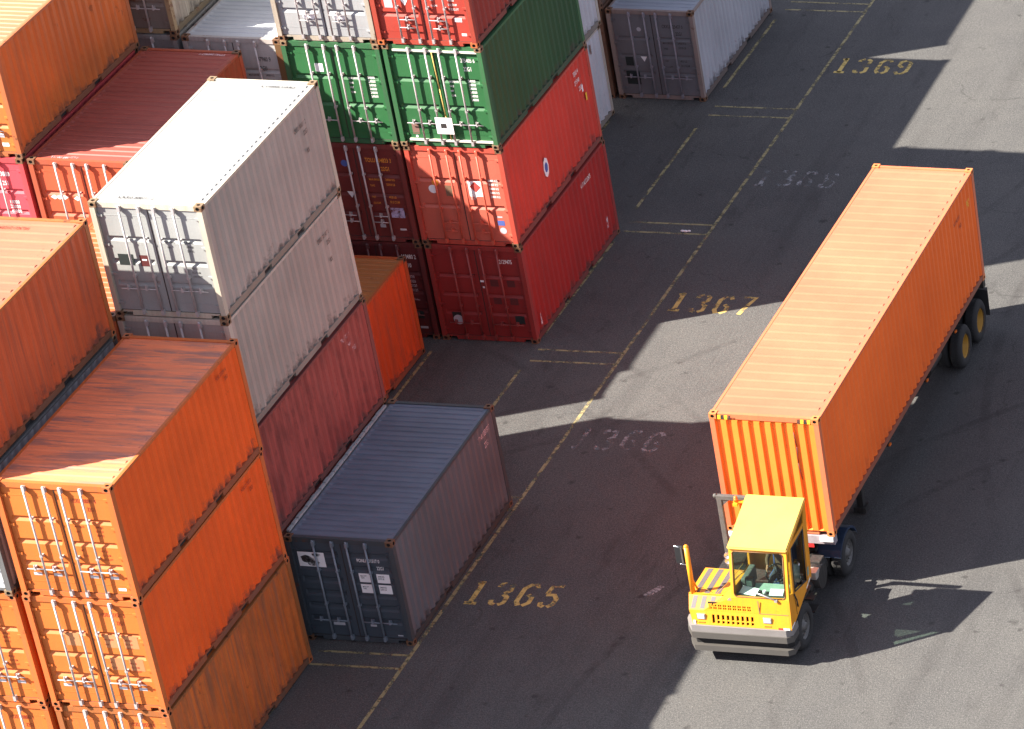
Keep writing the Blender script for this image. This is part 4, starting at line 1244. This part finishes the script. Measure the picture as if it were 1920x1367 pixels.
for a in (0, 2.1, 4.2): b.tube(c0 - nrm*.03, c0 + u_*.21*math.cos(a) + v_*.21*math.sin(a), .012, 6)
b.tube(c0 - nrm*.03, c0 - nrm*.30 + Vector((0, -.06, 0)), .03, 8)
b.build('steering_wheel', M['black'], T)
b = MB(); b.box(.40, .92, 1.08, 1.46, 1.52, 1.64, .04)
bm = bmesh.new(); bmesh.ops.create_cube(bm, size=1.0)
bmesh.ops.bevel(bm, geom=list(bm.edges), offset=.12, segments=2, affect='EDGES')
b.addbm(bm, Matrix.Translation((.66, 1.50, 1.95)) @ Matrix.Rotation(-.13, 4, 'X') @ Matrix.Diagonal((.50, .13, .70, 1)))
b.box(.45, .87, 1.10, 1.40, 1.16, 1.52); b.build('driver_seat', M['seat'], T)
b = MB(); b.tube((1.04, 1.02, 1.60), (1.06, 1.05, 2.02), .075, 12); ex = b.build('extinguisher', M['white_refl'], T)
b = MB(); b.tube((1.06, 1.05, 2.02), (1.06, 1.05, 2.10), .035, 8); b.build('valve', M['wheel_yellow'], ex)
# roof-side bracket with beacon, exhaust/hose gantry, mirrors, horns
b = MB(); b.box(-.40, -.12, 1.70, 1.78, 3.02, 3.05); b.box(-.40, -.30, 1.64, 1.80, 2.96, 3.02); bk = b.build('beacon_bracket', M['yellow'], T)
b = MB(); b.tube((-.34, 1.72, 3.05), (-.34, 1.72, 3.13), .045, 12); b.ball((-.34, 1.72, 3.13), .045); b.build('beacon', M['orange_lens'], bk)
gy2 = 2.05
b = MB(); b.box(-.90, -.79, gy2-.05, gy2+.05, .95, 2.90, .01); b.box(-.91, .62, gy2-.05, gy2+.05, 2.88, 2.98, .01)
b.prism([(-.80, 2.88), (-.80, 2.72), (-.62, 2.88)], 'y', gy2-.03, gy2+.03); b.build('hose_gantry', simple('gantry_grey', (0.105, 0.098, 0.092), .5, .1), T)
b = MB(); b.ball((-.93, gy2, 2.95), .055); b.build('work_lamp', M['bumper'], T)
for z in (1.70, 1.84):
    b = MB(); b.lathe([(.03, 0), (.05, -.04), (.075, -.10), (.08, -.11), (.06, -.09), (.0, -.05)], 14, 'y', (-.62, 1.55, z)); b.tube((-.62, 1.55, z), (-.62, 1.72, z), .02, 6); b.build('air_horn', M['chrome'], T)
b = MB(); b.tube((-1.08, .42, 1.48), (-1.085, .46, 2.62), .052, 14); b.ball((-1.085, .46, 2.62), .052); b.box(-1.12, -1.02, .42, .62, 1.50, 1.53)
b.tube((-1.02, .55, 1.52), (-1.08, .46, 1.85), .022, 8); mp_ = b.build('mirror_post', M['yellow'], T)
b = MB(); b.tube((-1.085, .46, 2.56), (-1.33, .40, 2.66), .014, 8); b.tube((-1.085, .46, 2.16), (-1.26, .42, 2.22), .014, 8); b.build('mirror_arm', M['chrome'], mp_)
b = MB(); b.box(-1.34, -1.15, .41, .47, 2.22, 2.64, .015); mr_ = b.build('mirror_housing', M['black'], mp_)
b = MB(); b.poly([(-1.32, .473, 2.24), (-1.17, .473, 2.24), (-1.17, .473, 2.62), (-1.32, .473, 2.62)]); b.build('mirror_glass', M['chrome'], mr_, recalc=False)
b = MB(); b.box(-1.20, -1.165, .395, .408, 2.24, 2.62); b.build('mirror_edge', M['bumper'], mr_)
b = MB(); b.path([(-1.02, .60, 1.53), (-.85, .50, 1.60), (-.70, .47, 1.53)], .006, 5); b.path([(-.55, .42, 1.53), (-.30, .75, 1.72), (-.10, 1.0, 1.95)], .006, 5); b.build('stay_wire', M['wheel_yellow'], T)

# ------------------------------------------------------------------ driver
def skin_body(joints, edges, sub=2):
    me = bpy.data.meshes.new('body')
    names = list(joints)
    me.from_pydata([joints[n][0] for n in names], [(names.index(a), names.index(c)) for a, c in edges], [])
    o = bpy.data.objects.new('tmp_body', me); C.objects.link(o)
    o.modifiers.new('skin', 'SKIN')
    sv = me.skin_vertices[0].data
    for i, n in enumerate(names):
        sv[i].radius = (joints[n][1], joints[n][1] if len(joints[n]) < 3 else joints[n][2])
        sv[i].use_root = (i == 0)
    m = o.modifiers.new('sub', 'SUBSURF'); m.levels = sub; m.render_levels = sub
    dg = bpy.context.evaluated_depsgraph_get()
    res = bpy.data.meshes.new_from_object(o.evaluated_get(dg))
    bpy.data.objects.remove(o); bpy.data.meshes.remove(me)
    return res
px, py = .66, 1.24
J = {'pelvis': ((px, py, 1.72), .15, .12), 'waist': ((px, py+.03, 1.90), .15, .11), 'chest': ((px, py+.04, 2.12), .17, .12), 'neckb': ((px, py+.02, 2.30), .085, .075), 'neck': ((px, py, 2.38), .055), 'head0': ((px, py-.02, 2.46), .072, .085), 'head1': ((px, py-.02, 2.57), .076, .092), 'nose': ((px, py-.115, 2.49), .018)}
E_ = [('pelvis', 'waist'), ('waist', 'chest'), ('chest', 'neckb'), ('neckb', 'neck'), ('neck', 'head0'), ('head0', 'head1'), ('head0', 'nose')]
for s in (-1, 1):
    k = 'L' if s < 0 else 'R'
    hnd = Vector((px + s*.205, .90, 1.93))
    J['sho'+k] = ((px+s*.19, py+.03, 2.24), .065); J['elb'+k] = ((px+s*.27, py-.10, 2.00), .048); J['wri'+k] = ((hnd.x, hnd.y+.07, hnd.z+.01), .032); J['palm'+k] = (tuple(hnd), .036, .022)
    E_ += [('chest', 'sho'+k), ('sho'+k, 'elb'+k), ('elb'+k, 'wri'+k), ('wri'+k, 'palm'+k)]
    for f in range(4):
        a = Vector((hnd.x - s*.012 + s*.0*f, hnd.y-.035, hnd.z + .030 - .020*f)); c = a + Vector((-s*.010, -.030, -.012)); d = c + Vector((-s*.022, .012, -.016 - .002*f))
        J['f%d%sa' % (f, k)] = (tuple(a), .009); J['f%d%sb' % (f, k)] = (tuple(c), .0085); J['f%d%sc' % (f, k)] = (tuple(d), .0075)
        E_ += [('palm'+k, 'f%d%sa' % (f, k)), ('f%d%sa' % (f, k), 'f%d%sb' % (f, k)), ('f%d%sb' % (f, k), 'f%d%sc' % (f, k))]
    J['th%sa' % k] = ((hnd.x - s*.028, hnd.y-.005, hnd.z+.026), .0095); J['th%sb' % k] = ((hnd.x - s*.036, hnd.y-.034, hnd.z+.018), .008)
    E_ += [('palm'+k, 'th%sa' % k), ('th%sa' % k, 'th%sb' % k)]
    J['hip'+k] = ((px+s*.10, py-.04, 1.70), .090); J['kne'+k] = ((px+s*.13, py-.46, 1.68), .062); J['ank'+k] = ((px+s*.13, py-.46, 1.28), .042); J['toe'+k] = ((px+s*.14, py-.62, 1.21), .038)
    E_ += [('pelvis', 'hip'+k), ('hip'+k, 'kne'+k), ('kne'+k, 'ank'+k), ('ank'+k, 'toe'+k)]
bm_ = skin_body(J, E_)
M['jacket'] = simple('brown_jacket', (0.095, 0.050, 0.028), .85); M['trouser'] = simple('dark_trousers', (0.03, 0.032, 0.045), .85); M['skin'] = simple('skin', (0.36, 0.17, 0.105), .6); M['shoe'] = simple('black_shoe', (0.015, 0.014, 0.014), .5)
bm_.materials.clear()
for m_ in ('jacket', 'trouser', 'skin', 'shoe'): bm_.materials.append(M[m_])
for p in bm_.polygons:
    c = p.center; p.use_smooth = True
    i = 0
    if c.z < 1.27: i = 3
    elif c.z < 1.80 and c.y < py+.2: i = 1
    if c.z > 2.37: i = 2
    if c.y < .975 and c.z > 1.84: i = 2
    p.material_index = i
drv = link('person', bm_)
drv.location = T.location; drv.rotation_euler = T.rotation_euler
tag(drv, 'driver in a brown jacket sitting behind the steering wheel of the tractor', 'person')
b = MB(); b.ball((px, py-.015, 2.575), .098, 8, 14, .92, 1.08, .80); b.build('hair', simple('dark_hair', (0.02, 0.014, 0.010), .7), drv)

# ------------------------------------------------------------------ chassis trailer and its container
TX, TYY, TZ, TA = 8.7007, 3.0762, 1.456, -0.0119
ca, sa = math.cos(TA), math.sin(TA)
tcx, tcy = TX - HW*ca, TYY - HW*sa
L40, H96 = 12.192, 2.896
TR = empty('chassis_trailer', (tcx, tcy, 0), TA, 'black skeletal trailer with yellow wheel rims under the long orange container', 'trailer')
b = MB()
for x in (-.45, .45):
    b.box(x-.06, x+.06, .15, 12.1, 1.10, 1.40)
for y in (2.6, 4.6, 6.6, 8.6, 10.2, 11.4):
    b.box(-.45, .45, y-.05, y+.05, 1.14, 1.36)
b.build('frame', M['grime'], TR)
for y in (.02, 12.02):
    b = MB(); b.box(-1.20, 1.20, y, y+.18, 1.24, 1.445, .01); bo = b.build('bolster', M['grime'] if y > 1 else simple('bolster_grey', (0.30, 0.26, 0.28), .5), TR)
    if y < 1:
        for s in (-1, 1):
            o = MB(); o.box(min(s*.88, s*1.19), max(s*.88, s*1.19), y-.05, y-.003, 1.32, 1.44, .02); o.build('corner_pad', M['white_refl'], bo)
        o = MB(); o.box(.30, .72, y-.012, y-.003, 1.15, 1.235); o.box(-.72, -.30, y-.012, y-.003, 1.15, 1.235); o.build('reflector', M['red_lens'], bo)
for s in (-1, 1):
    b = MB(); b.box(s*.60-.07, s*.60+.07, 3.4, 3.54, .18, 1.15); b.box(s*.60-.14, s*.60+.14, 3.33, 3.61, .05, .18); b.build('landing_leg', M['grime'], TR)
    for y in (10.45, 11.75):
        wheel(TR, s*1.12, y, s, rim=RIMY, mat=M['wheel_yellow'], dual=True)
    b = MB(); b.box(min(s*.55, s*1.17), max(s*.55, s*1.17), 12.36, 12.38, .35, 1.05); b.box(min(s*.45, s*1.17), max(s*.45, s*1.17), 12.25, 12.38, 1.05, 1.10); b.build('mudflap', M['rubber'], TR)
b = MB()
for y in (10.45, 11.75): b.tube((-.95, y, .52), (.95, y, .52), .075)
for x in (-.5, .5): b.box(x-.05, x+.05, 10.1, 12.1, .72, 1.10)
b.build('axles', M['grime'], TR)
P = container('long orange container with pale roof riding on the trailer', TX, TYY, TZ, (0.98, 0.165, 0.022), roof=(0.46, 0.150, 0.080), door=(0.84, 0.225, 0.032), frame=(0.66, 0.165, 0.070), cast=paint('truck_casting', (0.66, 0.20, 0.06), rust=.1, seed=41),
              L=L40, H=H96, rz=0, group=None, rear_doors=True, pitch=.363, roofkind='wide', wear=dict(rust=.02, streak=.10, dirt=.05), roofwear=dict(rust=.03, streak=.10, dirt=.06), foot=.25)
P['root'].location = (tcx, tcy, TZ); P['root'].rotation_euler = (0, 0, TA)
for s in (-1, 1):                       # height warning stripes on the header
    for k in range(4):
        x = s*(HW-.22-.075*k)
        b = MB(); b.poly([(x-.034, .008, H96-.125), (x+.034, .008, H96-.125), (x+.044, .008, H96-.02), (x-.024, .008, H96-.02)])
        b.build('height_warning_stripe', M['yellow_mark'] if k % 2 == 0 else M['black_ink'], P['root'], recalc=False)
t = Letters()
t.add('HLXU 413208 1', .14, on_right(10.35, 2.25, HW-.012), .55); t.add('45G1', .14, on_right(10.75, 2.02, HW-.012), .55); t.build(M['red_ink'], P['sideR'])
t = Letters(); t.add("9'6\"", .26, on_right(11.45, 2.20, HW-.012), .5); t.build(M['yellow_mark'], P['sideR'])
b = MB(); b.path([(.63, .012, 2.55), (.66, .010, 2.2), (.64, .012, 1.8), (.68, .012, 1.4)], .010, 5); b.build('frayed_strap', M['maroon_patch'], P['root'])

for s in (-1, 1):
    b = MB(); b.tube((s*.78, 8.3, .95), (s*.78, 9.2, .95), .15, 16); b.build('air_tank', M['grime'], TR)
    for y in (4.2, 7.2, 9.6):
        o = MB(); o.box(min(s*1.165, s*1.205), max(s*1.165, s*1.205), y, y+.10, 1.32, 1.37, .006); o.build('marker_lamp', M['orange_lens'], TR)
        o = MB(); o.box(min(s*.50, s*1.17), max(s*.50, s*1.17), y+.02, y+.08, 1.30, 1.38); o.build('outrigger', M['grime'], TR)
# small litter on the ground
b = MB()
for (dx, dy, r) in ((0, 0, .05), (.09, .02, .04), (-.08, .01, .045)): b.ball((-.39+dx, 19.70+dy, .03), r, 5, 7, 1.3, .8, .6)
tag(b.build('litter', M['sticker']), 'small scrap of white litter lying between the faint yellow lines', 'litter')
